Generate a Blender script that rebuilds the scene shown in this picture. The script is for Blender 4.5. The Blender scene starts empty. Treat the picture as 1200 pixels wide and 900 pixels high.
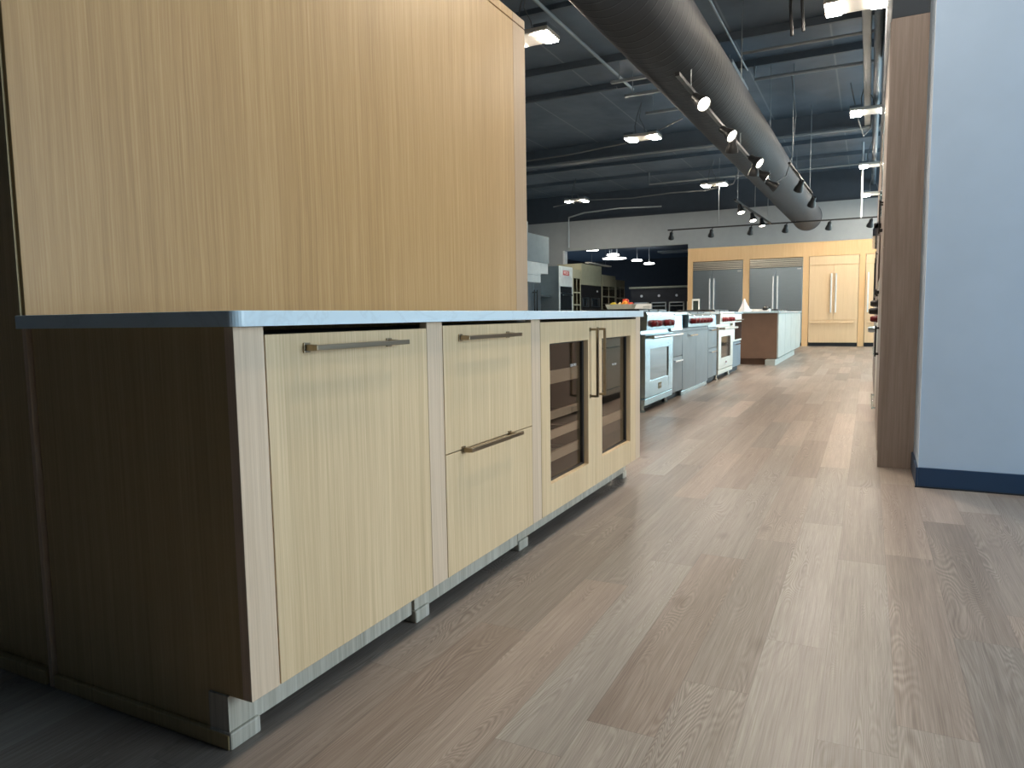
import bpy, bmesh, math, random
from mathutils import Vector, Matrix
random.seed(7)
scn = bpy.context.scene
COL = scn.collection

# ------------------------------------------------------------------ materials
def new_mat(name):
    m = bpy.data.materials.new(name); m.use_nodes = True
    nt = m.node_tree
    b = nt.nodes['Principled BSDF']
    return m, nt, b

class NB:
    """small node builder"""
    def __init__(s, nt): s.nt = nt
    def n(s, t, **kw):
        x = s.nt.nodes.new(t)
        for k, v in kw.items(): setattr(x, k, v)
        return x
    def link(s, a, b): s.nt.links.new(a, b)
    def val(s, sock, v):
        if hasattr(v, 'is_output'): s.link(v, sock)
        else: sock.default_value = v
    def math(s, op, a, b=0.0, c=None, clamp=False):
        x = s.n('ShaderNodeMath', operation=op, use_clamp=clamp)
        s.val(x.inputs[0], a); s.val(x.inputs[1], b)
        if c is not None: s.val(x.inputs[2], c)
        return x.outputs[0]
    def xyz(s, x, y, z):
        c = s.n('ShaderNodeCombineXYZ')
        s.val(c.inputs[0], x); s.val(c.inputs[1], y); s.val(c.inputs[2], z)
        return c.outputs[0]
    def pos(s):
        g = s.n('ShaderNodeNewGeometry'); sp = s.n('ShaderNodeSeparateXYZ')
        s.link(g.outputs['Position'], sp.inputs[0]); return sp.outputs
    def noise(s, vec, scale=1.0, detail=2.0, rough=0.5, dist=0.0):
        x = s.n('ShaderNodeTexNoise')
        s.link(vec, x.inputs['Vector'])
        x.inputs['Scale'].default_value = scale; x.inputs['Detail'].default_value = detail
        x.inputs['Roughness'].default_value = rough; x.inputs['Distortion'].default_value = dist
        return x.outputs['Fac']
    def white(s, vec):
        x = s.n('ShaderNodeTexWhiteNoise', noise_dimensions='3D'); s.link(vec, x.inputs['Vector'])
        return x.outputs['Value']
    def ramp(s, fac, stops):
        r = s.n('ShaderNodeValToRGB'); s.val(r.inputs[0], fac)
        e = r.color_ramp.elements
        while len(e) < len(stops): e.new(0.5)
        for i, (p, c) in enumerate(stops):
            e[i].position = p; e[i].color = (*c, 1)
        return r.outputs[0]
    def mix(s, f, a, b, mode='MIX'):
        x = s.n('ShaderNodeMix', data_type='RGBA', blend_type=mode)
        s.val(x.inputs[0], f)
        for i, v in ((6, a), (7, b)):
            if hasattr(v, 'is_output'): s.link(v, x.inputs[i])
            else: x.inputs[i].default_value = (*v, 1)
        return x.outputs[2]
    def mapr(s, v, a, b, c, d):
        x = s.n('ShaderNodeMapRange')
        s.val(x.inputs[0], v)
        for i, k in enumerate((a, b, c, d)): x.inputs[i+1].default_value = k
        return x.outputs[0]
    def bump(s, h, strength, dist, b):
        x = s.n('ShaderNodeBump'); x.inputs['Strength'].default_value = strength
        x.inputs['Distance'].default_value = dist
        s.link(h, x.inputs['Height']); s.link(x.outputs[0], b.inputs['Normal'])

def plain(name, col, rough=0.5, metal=0.0, spec=0.5, var=0.06, scale=6.0, coat=0.0):
    m, nt, b = new_mat(name); k = NB(nt)
    p = k.pos(); v = k.xyz(p[0], p[1], p[2])
    f = k.noise(v, scale, 3.0)
    lo = tuple(max(0, c*(1-var)) for c in col); hi = tuple(min(1, c*(1+var)) for c in col)
    k.link(k.ramp(f, [(0.3, lo), (0.7, hi)]), b.inputs['Base Color'])
    b.inputs['Roughness'].default_value = rough; b.inputs['Metallic'].default_value = metal
    b.inputs['Specular IOR Level'].default_value = spec
    b.inputs['Coat Weight'].default_value = coat
    return m

def emit(name, col, strength):
    m, nt, b = new_mat(name)
    b.inputs['Base Color'].default_value = (0.8, 0.8, 0.8, 1)
    b.inputs['Emission Color'].default_value = (*col, 1)
    b.inputs['Emission Strength'].default_value = strength
    return m

def veneer(name, dark, mid, light, fine=170.0, rough=0.42, sheet=0.13, contrast=1.0, horizontal=False, spec=0.4):
    """straight grained rift oak veneer, grain up the Z axis"""
    m, nt, b = new_mat(name); k = NB(nt)
    p = k.pos()
    s = k.math('ADD', p[0], p[1])
    z = p[2]
    if horizontal: s, z = z, s
    wob = k.math('MULTIPLY', k.math('SUBTRACT', k.noise(k.xyz(k.math('MULTIPLY', s, 3.0), 0.0, k.math('MULTIPLY', z, 1.3)), 1.0, 2.0), 0.5), 0.020)
    s2 = k.math('ADD', s, wob)
    sid = k.math('FLOOR', k.math('DIVIDE', s, sheet))
    tone = k.white(k.xyz(sid, 3.0, 1.0))
    off = k.math('MULTIPLY', tone, 9.0)
    f1 = k.noise(k.xyz(k.math('MULTIPLY', s2, fine), off, k.math('MULTIPLY', z, 2.2)), 1.0, 2.0, 0.6)
    f2 = k.noise(k.xyz(k.math('MULTIPLY', s2, fine*0.28), off, k.math('MULTIPLY', z, 0.7)), 1.0, 2.0, 0.6)
    f3 = k.noise(k.xyz(k.math('MULTIPLY', s2, fine*2.2), off, k.math('MULTIPLY', z, 14.0)), 1.0, 1.0, 0.5)
    g = k.math('ADD', k.math('MULTIPLY', f1, 0.50), k.math('MULTIPLY', f2, 0.36))
    g = k.math('ADD', g, k.math('MULTIPLY', f3, 0.14))
    g = k.math('ADD', g, k.math('MULTIPLY', k.math('SUBTRACT', tone, 0.5), 0.07))
    g = k.math('ADD', k.math('MULTIPLY', k.math('SUBTRACT', g, 0.5), contrast), 0.5)
    c = k.ramp(g, [(0.30, dark), (0.50, mid), (0.68, light)])
    k.link(c, b.inputs['Base Color'])
    b.inputs['Roughness'].default_value = rough
    b.inputs['Specular IOR Level'].default_value = spec
    k.bump(f1, 0.06, 0.001, b)
    return m

def plank_floor(name):
    m, nt, b = new_mat(name); k = NB(nt)
    p = k.pos(); W = 0.1535; L = 1.22
    u = k.math('DIVIDE', k.math('SUBTRACT', p[0], 0.574 - 20*W), W)
    row = k.math('FLOOR', u); fu = k.math('FRACT', u)
    ro = k.white(k.xyz(row, 7.0, 2.0))
    v = k.math('ADD', k.math('DIVIDE', p[1], L), k.math('MULTIPLY', ro, 5.0))
    cl = k.math('FLOOR', v); fv = k.math('FRACT', v)
    pid = k.white(k.xyz(row, cl, 5.0)); pid2 = k.white(k.xyz(row, cl, 11.0))
    ox = k.math('MULTIPLY', pid, 37.0); oy = k.math('MULTIPLY', pid2, 53.0)
    gx = k.math('ADD', p[0], ox); gy = k.math('ADD', p[1], oy)
    # cathedral rings: contour lines of a stretched noise
    n = k.noise(k.xyz(k.math('MULTIPLY', gx, 7.0), k.math('MULTIPLY', gy, 0.95), oy), 1.0, 2.0, 0.45, 0.6)
    sn = k.math('SINE', k.math('MULTIPLY', n, 190.0))
    ring = k.math('MULTIPLY', k.math('SUBTRACT', k.math('MULTIPLY', sn, sn), 0.5), 2.0)
    wisp = k.noise(k.xyz(k.math('MULTIPLY', gx, 9.0), k.math('MULTIPLY', gy, 1.6), ox), 1.0, 3.0, 0.6)
    wispm = k.mapr(wisp, 0.45, 0.66, 0.05, 1.0)
    fine = k.noise(k.xyz(k.math('MULTIPLY', gx, 330.0), k.math('MULTIPLY', gy, 5.0), 0.0), 1.0, 2.0, 0.65)
    mid = k.noise(k.xyz(k.math('MULTIPLY', gx, 60.0), k.math('MULTIPLY', gy, 1.3), 4.0), 1.0, 4.0, 0.65)
    broad = k.noise(k.xyz(k.math('MULTIPLY', gx, 9.0), k.math('MULTIPLY', gy, 0.8), 9.0), 1.0, 2.0, 0.5)
    g = k.math('MULTIPLY', k.math('MULTIPLY', ring, wispm), 0.13)
    g = k.math('ADD', g, k.math('MULTIPLY', k.math('SUBTRACT', fine, 0.5), 0.70))
    g = k.math('ADD', g, k.math('MULTIPLY', k.math('SUBTRACT', mid, 0.5), 0.42))
    g = k.math('ADD', g, k.math('MULTIPLY', k.math('SUBTRACT', broad, 0.5), 0.34))
    g = k.math('ADD', g, k.math('MULTIPLY', k.math('SUBTRACT', pid, 0.5), 0.26))
    g = k.math('ADD', g, 0.5)
    knotd = k.n('ShaderNodeTexVoronoi', feature='F1')
    k.link(k.xyz(k.math('MULTIPLY', gx, 3.2), k.math('MULTIPLY', gy, 1.5), 0.0), knotd.inputs['Vector'])
    knotd.inputs['Scale'].default_value = 1.0
    kn = k.mapr(knotd.outputs['Distance'], 0.02, 0.10, 0.45, 0.0)
    c = k.ramp(g, [(0.14, (0.122, 0.100, 0.087)), (0.40, (0.222, 0.188, 0.166)), (0.62, (0.318, 0.278, 0.250)), (0.90, (0.45, 0.408, 0.375))])
    tint = k.mix(pid2, (1.05, 0.98, 0.94), (0.97, 1.01, 1.02))
    c = k.mix(1.0, c, tint, 'MULTIPLY')
    c = k.mix(kn, c, (0.10, 0.078, 0.062))
    # joints
    eu = k.math('MULTIPLY', k.math('MINIMUM', fu, k.math('SUBTRACT', 1.0, fu)), W)
    ev = k.math('MULTIPLY', k.math('MINIMUM', fv, k.math('SUBTRACT', 1.0, fv)), L)
    e = k.math('MINIMUM', eu, ev)
    j = k.mapr(e, 0.0004, 0.0014, 0.30, 0.0)
    c = k.mix(j, c, (0.06, 0.05, 0.045))
    k.link(c, b.inputs['Base Color'])
    k.link(k.mapr(fine, 0.3, 0.7, 0.34, 0.46), b.inputs['Roughness'])
    b.inputs['Specular IOR Level'].default_value = 0.45
    k.bump(k.math('SUBTRACT', k.math('MULTIPLY', fine, 0.5), j), 0.10, 0.0015, b)
    return m

def brushed(name, col, rough=0.28, axis='z', var=0.12):
    m, nt, b = new_mat(name); k = NB(nt); p = k.pos()
    h = k.math('ADD', p[0], p[1])
    v = k.xyz(k.math('MULTIPLY', h, 3.0), 0.0, k.math('MULTIPLY', p[2], 60.0)) if axis == 'z' else k.xyz(k.math('MULTIPLY', h, 60.0), 0.0, k.math('MULTIPLY', p[2], 3.0))
    f = k.noise(v, 1.0, 3.0, 0.6)
    k.link(k.ramp(f, [(0.25, tuple(c*(1-var) for c in col)), (0.75, tuple(min(1, c*(1+var)) for c in col))]), b.inputs['Base Color'])
    b.inputs['Metallic'].default_value = 1.0
    b.inputs['Roughness'].default_value = rough
    return m

def spiral(name, col):
    m, nt, b = new_mat(name); k = NB(nt)
    tc = k.n('ShaderNodeTexCoord'); sp = k.n('ShaderNodeSeparateXYZ'); k.link(tc.outputs['Object'], sp.inputs[0])
    a = k.math('ARCTAN2', sp.outputs[0], sp.outputs[1])
    t = k.math('ADD', k.math('MULTIPLY', sp.outputs[2], 1.0/0.13), k.math('DIVIDE', a, 2*math.pi))
    f = k.math('FRACT', t)
    w = k.mapr(k.math('ABSOLUTE', k.math('SUBTRACT', f, 0.5)), 0.0, 0.09, 1.0, 0.0)
    b.inputs['Base Color'].default_value = (*col, 1)
    b.inputs['Roughness'].default_value = 0.6; b.inputs['Specular IOR Level'].default_value = 0.12
    k.bump(w, 0.55, 0.008, b)
    return m

def tinted_glass(name, col=(0.10, 0.09, 0.08), trans=0.45, rough=0.03):
    m, nt, b = new_mat(name); k = NB(nt)
    nt.nodes.remove(b)
    out = nt.nodes['Material Output']
    tr = k.n('ShaderNodeBsdfTransparent'); tr.inputs[0].default_value = (trans, trans*0.95, trans*0.9, 1)
    gl = k.n('ShaderNodeBsdfGlossy'); gl.inputs['Roughness'].default_value = rough
    gl.inputs[0].default_value = (0.95, 0.95, 0.95, 1)
    lwn = k.n('ShaderNodeLayerWeight'); lwn.inputs[0].default_value = 0.5
    fres = k.math('ADD', k.math('MULTIPLY', k.math('POWER', lwn.outputs['Facing'], 4.0), 0.9), 0.03)
    lw = k.noise(k.xyz(*k.pos()), 3.0, 1.0)
    mx = k.n('ShaderNodeMixShader')
    k.link(k.math('ADD', fres, k.math('MULTIPLY', lw, 0.02)), mx.inputs[0])
    k.link(tr.outputs[0], mx.inputs[1]); k.link(gl.outputs[0], mx.inputs[2])
    k.link(mx.outputs[0], out.inputs[0])
    return m

def quartz(name):
    m, nt, b = new_mat(name); k = NB(nt); p = k.pos(); v = k.xyz(*p)
    n = k.noise(v, 2.2, 5.0, 0.6, 1.2)
    vein = k.mapr(k.math('ABSOLUTE', k.math('SUBTRACT', n, 0.5)), 0.0, 0.018, 1.0, 0.0)
    c = k.mix(k.math('MULTIPLY', vein, 0.25), (0.62, 0.77, 0.87), (0.44, 0.54, 0.62))
    k.link(c, b.inputs['Base Color'])
    b.inputs['Roughness'].default_value = 0.16
    b.inputs['Specular IOR Level'].default_value = 0.7
    return m

def deck_mat(name):
    m, nt, b = new_mat(name); k = NB(nt); p = k.pos()
    u = k.math('FRACT', k.math('DIVIDE', k.math('ADD', p[0], 40.03), 1.16))
    seam = k.mapr(k.math('MINIMUM', u, k.math('SUBTRACT', 1.0, u)), 0.004, 0.016, 1.0, 0.0)
    n = k.noise(k.xyz(p[0], p[1], p[2]), 1.4, 4.0, 0.6)
    c = k.ramp(n, [(0.3, (0.092, 0.126, 0.168)), (0.7, (0.135, 0.180, 0.235))])
    c = k.mix(k.math('MULTIPLY', seam, 0.5), c, (0.34, 0.39, 0.44))
    k.link(c, b.inputs['Base Color'])
    b.inputs['Roughness'].default_value = 0.5
    w = k.noise(k.xyz(k.math('MULTIPLY', p[0], 1.7), k.math('MULTIPLY', p[1], 0.9), 0.0), 1.0, 2.0)
    k.bump(w, 0.5, 0.10, b)
    return m

M = {}
M['door'] = veneer('oak veneer door', (0.52, 0.378, 0.212), (0.66, 0.502, 0.310), (0.79, 0.622, 0.410), 230, contrast=0.85)
M['stile'] = veneer('oak veneer stile', (0.52, 0.392, 0.276), (0.64, 0.500, 0.368), (0.75, 0.605, 0.462), 250, contrast=0.9)
M['panel'] = veneer('oak veneer partition', (0.252, 0.154, 0.064), (0.332, 0.212, 0.094), (0.415, 0.280, 0.138), 150, contrast=0.9, sheet=0.16, rough=0.42)
M['strip'] = veneer('oak veneer edge strip', (0.25, 0.172, 0.105), (0.31, 0.222, 0.145), (0.37, 0.27, 0.18), 150, contrast=0.6)
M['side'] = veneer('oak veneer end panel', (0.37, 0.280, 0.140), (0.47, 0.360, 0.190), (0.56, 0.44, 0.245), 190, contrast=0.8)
M['kick'] = veneer('oak veneer plinth', (0.34, 0.315, 0.26), (0.46, 0.43, 0.365), (0.58, 0.55, 0.48), 105, contrast=1.2)
M['wenge'] = veneer('taupe textured laminate', (0.235, 0.192, 0.172), (0.295, 0.245, 0.222), (0.355, 0.30, 0.275), 90, contrast=1.0, sheet=0.3)
M['farwood'] = veneer('honey maple veneer', (0.70, 0.44, 0.215), (0.79, 0.53, 0.28), (0.86, 0.60, 0.34), 60, contrast=0.5)
M['farlight'] = veneer('pale maple veneer', (0.70, 0.51, 0.305), (0.79, 0.59, 0.37), (0.86, 0.66, 0.44), 60, contrast=0.5)
M['brown'] = plain('brown laminate', (0.215, 0.125, 0.083), 0.5)
M['floor'] = plank_floor('grey brown vinyl plank')
M['quartz'] = quartz('pale quartz')
M['bronze'] = brushed('brushed bronze', (0.33, 0.265, 0.185), 0.30)
M['steel'] = brushed('brushed stainless', (0.48, 0.62, 0.68), 0.25, var=.06)
M['steel_dark'] = brushed('satin stainless door', (0.42, 0.51, 0.58), 0.33, var=.05)
M['steel_warm'] = brushed('warm stainless', (0.74, 0.71, 0.64), 0.36, var=.05)
M['chrome'] = plain('polished chrome', (0.80, 0.82, 0.84), 0.10, 1.0)
M['bluegrey'] = plain('blue grey lacquer', (0.185, 0.255, 0.315), 0.38, 0.0, 0.5)
M['whitepaint'] = plain('white cabinet paint', (0.56, 0.63, 0.66), 0.45)
M['greypaint'] = plain('grey cabinet paint', (0.19, 0.24, 0.27), 0.5)
M['cream'] = plain('cream cabinet paint', (0.34, 0.34, 0.25), 0.5)
M['islandwhite'] = plain('white wash boards', (0.52, 0.55, 0.52), 0.45)
M['wall'] = plain('grey blue wall paint', (0.42, 0.54, 0.70), 0.75, var=0.02)
M['header'] = plain('mid grey wall paint', (0.30, 0.33, 0.35), 0.8, var=0.03)
M['darkwall'] = plain('charcoal wall paint', (0.050, 0.066, 0.088), 0.8)
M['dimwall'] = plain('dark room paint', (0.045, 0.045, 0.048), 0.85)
M['navy'] = plain('navy vinyl skirting', (0.012, 0.040, 0.095), 0.45)
M['bead'] = plain('white corner bead', (0.62, 0.66, 0.70), 0.5)
M['deck'] = deck_mat('dark insulation deck')
M['beam'] = plain('dark painted beam', (0.10, 0.13, 0.165), 0.5)
M['strut'] = plain('dull galvanised strut', (0.30, 0.34, 0.37), 0.4, 0.3)
M['duct'] = spiral('dark spiral duct', (0.050, 0.056, 0.066))
M['black'] = plain('black metal', (0.012, 0.013, 0.015), 0.4)
M['blackplastic'] = plain('black plastic', (0.02, 0.02, 0.022), 0.35)
M['toe'] = plain('dark toe kick', (0.010, 0.014, 0.020), 0.6)
M['ovenglass'] = plain('oven window glass', (0.02, 0.025, 0.03), 0.06, 0.0, 0.9)
M['knob'] = plain('red knob', (0.17, 0.010, 0.016), 0.28)
M['interior'] = plain('cooler lining', (0.26, 0.24, 0.215), 0.5)
M['rackwood'] = veneer('beech rack front', (0.58, 0.46, 0.34), (0.68, 0.55, 0.42), (0.76, 0.63, 0.49), 60, contrast=0.6, horizontal=True)
M['glass'] = tinted_glass('smoked door glass', trans=.80)
M['cabglass'] = tinted_glass('cabinet glass', trans=0.7)
M['clearglass'] = tinted_glass('window glass', trans=0.95)
M['led'] = emit('led lens', (1.0, 0.87, 0.71), 190.0)
M['spotlens'] = emit('spot lens', (1.0, 0.93, 0.80), 14.0)
M['lamp'] = emit('round lamp', (1.0, 0.98, 0.92), 7.0)
M['housing'] = plain('pale lamp housing', (0.62, 0.60, 0.56), 0.5)
M['cable'] = plain('grey cable', (0.16, 0.17, 0.18), 0.6)
M['bowl'] = plain('beige stoneware', (0.52, 0.46, 0.36), 0.5)
M['lemon'] = plain('yellow fruit skin', (0.80, 0.68, 0.06), 0.45)
M['pear'] = plain('pale fruit skin', (0.72, 0.60, 0.32), 0.45)
M['apple'] = plain('red fruit skin', (0.70, 0.07, 0.04), 0.35, var=0.3, scale=20)
M['orange'] = plain('orange fruit skin', (0.90, 0.36, 0.03), 0.45)
M['stem'] = plain('fruit stem', (0.08, 0.05, 0.02), 0.7)
M['paper'] = plain('white paper', (0.82, 0.82, 0.80), 0.7, var=0.02)
M['screen'] = plain('dark grey green screen', (0.045, 0.06, 0.055), 0.12)
M['redplate'] = plain('red badge', (0.42, 0.03, 0.05), 0.4)
M['badge'] = plain('white badge', (0.80, 0.82, 0.82), 0.4)
M['brass'] = plain('dull brass plate', (0.22, 0.19, 0.10), 0.35, 0.7)
M['cloth'] = plain('white cloth', (0.80, 0.78, 0.80), 0.9)

# ------------------------------------------------------------------ mesh tools
ORG = {}
class MB:
    def __init__(s): s.bm = bmesh.new()
    def box(s, x0, x1, y0, y1, z0, z1, bev=0.0, seg=2):
        r = bmesh.ops.create_cube(s.bm, size=1.0)
        vs = r['verts']
        sx, sy, sz = abs(x1-x0), abs(y1-y0), abs(z1-z0)
        c = Vector(((x0+x1)/2, (y0+y1)/2, (z0+z1)/2))
        for v in vs: v.co = Vector((v.co.x*sx, v.co.y*sy, v.co.z*sz)) + c
        if bev > 0:
            es = list({e for v in vs for e in v.link_edges})
            bmesh.ops.bevel(s.bm, geom=es, offset=min(bev, sx*.45, sy*.45, sz*.45), segments=seg, affect='EDGES', profile=0.5)
        return s
    def cyl(s, p0, p1, r0, r1=None, seg=20, cap=True):
        r1 = r0 if r1 is None else r1
        p0, p1 = Vector(p0), Vector(p1); d = p1-p0
        q = Vector((0, 0, 1)).rotation_difference(d.normalized()).to_matrix().to_4x4()
        bmesh.ops.create_cone(s.bm, cap_ends=cap, segments=seg, radius1=r0, radius2=r1, depth=d.length,
                              matrix=Matrix.Translation((p0+p1)/2) @ q)
        return s
    def tube(s, pts, r, seg=8):
        pts = [Vector(p) for p in pts]; rings = []
        up = Vector((0.13, 0.27, 0.95)).normalized()
        for i, p in enumerate(pts):
            t = (pts[min(i+1, len(pts)-1)] - pts[max(i-1, 0)]).normalized()
            a = t.cross(up)
            if a.length < 1e-4: a = t.cross(Vector((1, 0, 0)))
            a.normalize(); b = t.cross(a)
            rings.append([s.bm.verts.new(p + (a*math.cos(k*2*math.pi/seg) + b*math.sin(k*2*math.pi/seg))*r) for k in range(seg)])
        for a, b in zip(rings, rings[1:]):
            for k in range(seg): s.bm.faces.new((a[k], a[(k+1) % seg], b[(k+1) % seg], b[k]))
        s.bm.faces.new(rings[0][::-1]); s.bm.faces.new(rings[-1])
        return s
    def lathe(s, prof, c=(0, 0, 0), d=(0, 0, 1), seg=28, caps=True):
        q = Vector((0, 0, 1)).rotation_difference(Vector(d).normalized()); c = Vector(c); rings = []
        for r, h in prof:
            rings.append([s.bm.verts.new(c + q @ Vector((r*math.cos(k*2*math.pi/seg), r*math.sin(k*2*math.pi/seg), h))) for k in range(seg)])
        for a, b in zip(rings, rings[1:]):
            for k in range(seg): s.bm.faces.new((a[k], a[(k+1) % seg], b[(k+1) % seg], b[k]))
        if caps:
            s.bm.faces.new(rings[0][::-1]); s.bm.faces.new(rings[-1])
        return s
    def prism(s, poly, axis, a, b):
        """poly: 2D points in the plane normal to axis, extruded from a to b"""
        def P(u, v, t): return {'x': (t, u, v), 'y': (u, t, v), 'z': (u, v, t)}[axis]
        A = [s.bm.verts.new(P(u, v, a)) for u, v in poly]; B = [s.bm.verts.new(P(u, v, b)) for u, v in poly]
        s.bm.faces.new(A[::-1]); s.bm.faces.new(B); n = len(poly)
        for i in range(n): s.bm.faces.new((A[i], A[(i+1) % n], B[(i+1) % n], B[i]))
        return s
    def build(s, name, mat, parent=None, label=None, smooth=False, origin=None):
        bmesh.ops.recalc_face_normals(s.bm, faces=s.bm.faces[:])
        if parent is not None: o0 = ORG[parent.name]
        elif origin is not None: o0 = Vector(origin)
        else:
            xs = [v.co for v in s.bm.verts]
            o0 = Vector(((min(v.x for v in xs)+max(v.x for v in xs))/2, (min(v.y for v in xs)+max(v.y for v in xs))/2, min(v.z for v in xs)))
        for v in s.bm.verts: v.co -= o0
        me = bpy.data.meshes.new(name); s.bm.to_mesh(me); s.bm.free()
        me.materials.append(M[mat] if isinstance(mat, str) else mat)
        if smooth:
            for p in me.polygons: p.use_smooth = True
            try: me.set_sharp_from_angle(angle=math.radians(40))
            except Exception: pass
        o = bpy.data.objects.new(name, me); COL.objects.link(o)
        ORG[o.name] = o0
        if parent is not None: o.parent = parent
        else: o.location = o0
        if label: o['label'] = label
        return o

def thing(name, label, cat, loc, group=None):
    o = bpy.data.objects.new(name, None); COL.objects.link(o)
    o.empty_display_size = 0.1
    o.location = loc; o['label'] = label; o['category'] = cat
    if group: o['group'] = group
    ORG[o.name] = Vector(loc)
    return o
def tag(o, label, cat, group=None):
    o['label'] = label; o['category'] = cat
    if group: o['group'] = group
    return o
def struct(o):
    o['kind'] = 'structure'; return o
def B(*a, **k): return MB().box(*a, **k)
def copy_tree(o, parent=None):
    c = o.copy(); COL.objects.link(c); ORG[c.name] = ORG[o.name]
    if parent is not None: c.parent = parent
    for ch in list(o.children): copy_tree(ch, c)
    return c
def text_part(name, body, size, mat, parent, loc, facing, depth=0.001, label=None):
    cu = bpy.data.curves.new(name, 'FONT'); cu.body = body; cu.size = size; cu.extrude = depth
    cu.align_x = 'CENTER'; cu.align_y = 'CENTER'
    t = bpy.data.objects.new('tmp', cu); COL.objects.link(t)
    dg = bpy.context.evaluated_depsgraph_get()
    me = bpy.data.meshes.new_from_object(t.evaluated_get(dg))
    bpy.data.objects.remove(t)
    if facing == '+x': R = Matrix(((0, 0, 1), (1, 0, 0), (0, 1, 0)))
    elif facing == '-y': R = Matrix(((1, 0, 0), (0, 0, -1), (0, 1, 0)))
    me.transform(Matrix.Translation(Vector(loc) - ORG[parent.name]) @ R.to_4x4())
    me.materials.clear(); me.materials.append(M[mat])
    o = bpy.data.objects.new(name, me); COL.objects.link(o); o.parent = parent; ORG[o.name] = ORG[parent.name]
    if label: o['label'] = label
    return o

# ------------------------------------------------------------------ camera
f = 834.9; C = Vector((1.1088, -1.0035, 0.8957)); yaw, pitch, roll = -0.4638, -0.0945, -0.0149
fw = Vector((math.sin(yaw)*math.cos(pitch), math.cos(yaw)*math.cos(pitch), math.sin(pitch)))
r0 = Vector((math.cos(yaw), -math.sin(yaw), 0)); u0 = r0.cross(fw)
rt = math.cos(roll)*r0 + math.sin(roll)*u0; up = -math.sin(roll)*r0 + math.cos(roll)*u0
cam = bpy.data.cameras.new('camera'); co = bpy.data.objects.new('camera', cam); COL.objects.link(co)
cam.sensor_fit = 'HORIZONTAL'; cam.sensor_width = 36.0; cam.lens = f/1200*36
cam.clip_start = 0.02; cam.clip_end = 200
co.matrix_world = Matrix(((rt.x, up.x, -fw.x, C.x), (rt.y, up.y, -fw.y, C.y), (rt.z, up.z, -fw.z, C.z), (0, 0, 0, 1)))
scn.camera = co

# ------------------------------------------------------------------ setting
YF = 19.28; DECK = 4.5; XR = 5.6; XL = -9.0
struct(B(XL-.2, XR+.2, -5.2, 34, -0.1, 0).build('floor', 'floor'))
struct(B(XL-.2, XR+.2, -5.2, YF+.4, DECK, DECK+.15).build('ceiling', 'deck'))
struct(B(XL-.2, XL, -5, YF+.2, 0, DECK).build('wall_left', 'header'))
struct(B(XL, XR, -5.2, -5, 0, DECK).build('wall_front', 'darkwall'))
# far wall: grey header over a wide opening
mb = MB()
mb.box(XL, -7.19, YF, YF+.2, 0, 3.71)
mb.box(-7.19, -3.47, YF, YF+.2, 2.84, 3.71)
struct(mb.build('wall_back_left', 'header'))
mb = MB(); mb.box(-3.47, 2.55, YF+.68, YF+.88, 0, 3.71); mb.box(2.55, 5.45, YF+.68, YF+.88, 0, .2); mb.box(2.55, 5.45, YF+.68, YF+.88, 3.1, 3.71); mb.box(5.45, XR, YF+.68, YF+.88, 0, 3.71)
struct(mb.build('wall_back', 'header'))
struct(B(-3.47, 2.45, YF, YF+.675, 2.708, 3.71).build('wall_back_header', 'header'))
fr = MB(); 
for xx in (2.55, 3.5, 4.45, 5.39): fr.box(xx, xx+.06, YF+.74, YF+.82, .2, 3.1)
fr.box(2.55, 5.45, YF+.74, YF+.82, .2, .26); fr.box(2.55, 5.45, YF+.74, YF+.82, 3.04, 3.1)
w4 = struct(fr.build('window_4', 'black')); B(2.58, 5.42, YF+.775, YF+.785, .26, 3.04).build('pane', 'clearglass', w4)
struct(B(XL, XR, YF+.12, YF+.3, 3.715, DECK).build('wall_back_upper', 'darkwall'))
struct(B(-7.24, -7.185, YF-.012, YF+.21, 0, 2.85).build('trim_opening', 'bead'))
# room beyond the opening
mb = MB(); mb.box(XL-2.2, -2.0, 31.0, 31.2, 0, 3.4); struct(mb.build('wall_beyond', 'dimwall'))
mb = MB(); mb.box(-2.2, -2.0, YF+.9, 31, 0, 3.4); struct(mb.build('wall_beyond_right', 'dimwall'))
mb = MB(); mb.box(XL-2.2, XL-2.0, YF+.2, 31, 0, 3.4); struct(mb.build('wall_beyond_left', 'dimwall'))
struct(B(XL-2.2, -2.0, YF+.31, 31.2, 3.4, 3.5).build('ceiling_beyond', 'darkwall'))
# right side: daylight windows in the outer wall, near white drywall stub
def outer_wall():
    mb = MB()
    wins = [(0.15, 2.95, 0.25, 3.1), (8.6, 12.0, 0.25, 3.3), (13.0, 18.4, 0.25, 3.3)]
    y = -5.2
    for a, b_, z0, z1 in wins:
        mb.box(XR, XR+.2, y, a, 0, DECK); mb.box(XR, XR+.2, a, b_, 0, z0); mb.box(XR, XR+.2, a, b_, z1, DECK); y = b_
    mb.box(XR, XR+.2, y, YF+.4, 0, DECK)
    struct(mb.build('wall_right', 'header'))
    for i, (a, b_, z0, z1) in enumerate(wins):
        fr = MB(); n = max(2, round((b_-a)/1.4))
        for k in range(n+1):
            yy = a + (b_-a)*k/n; fr.box(XR+.05, XR+.12, max(a, yy-.03), min(b_, yy+.03), z0, z1)
        fr.box(XR+.05, XR+.12, a, b_, z0, z0+.06); fr.box(XR+.05, XR+.12, a, b_, z1-.06, z1)
        w = struct(fr.build('window_%d' % (i+1), 'black'))
        B(XR+.08, XR+.09, a+.03, b_-.03, z0+.06, z1-.06).build('pane', 'clearglass', w)
outer_wall()
struct(B(1.356, XR, 3.108, 3.55, 0, DECK).build('wall_stub', 'wall'))
mb = MB(); mb.box(1.356, XR, 3.097, 3.108, 0.004, 0.102, bev=.003); mb.box(1.345, 1.356, 3.097, 3.55, 0.004, 0.102, bev=.003)
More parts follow.
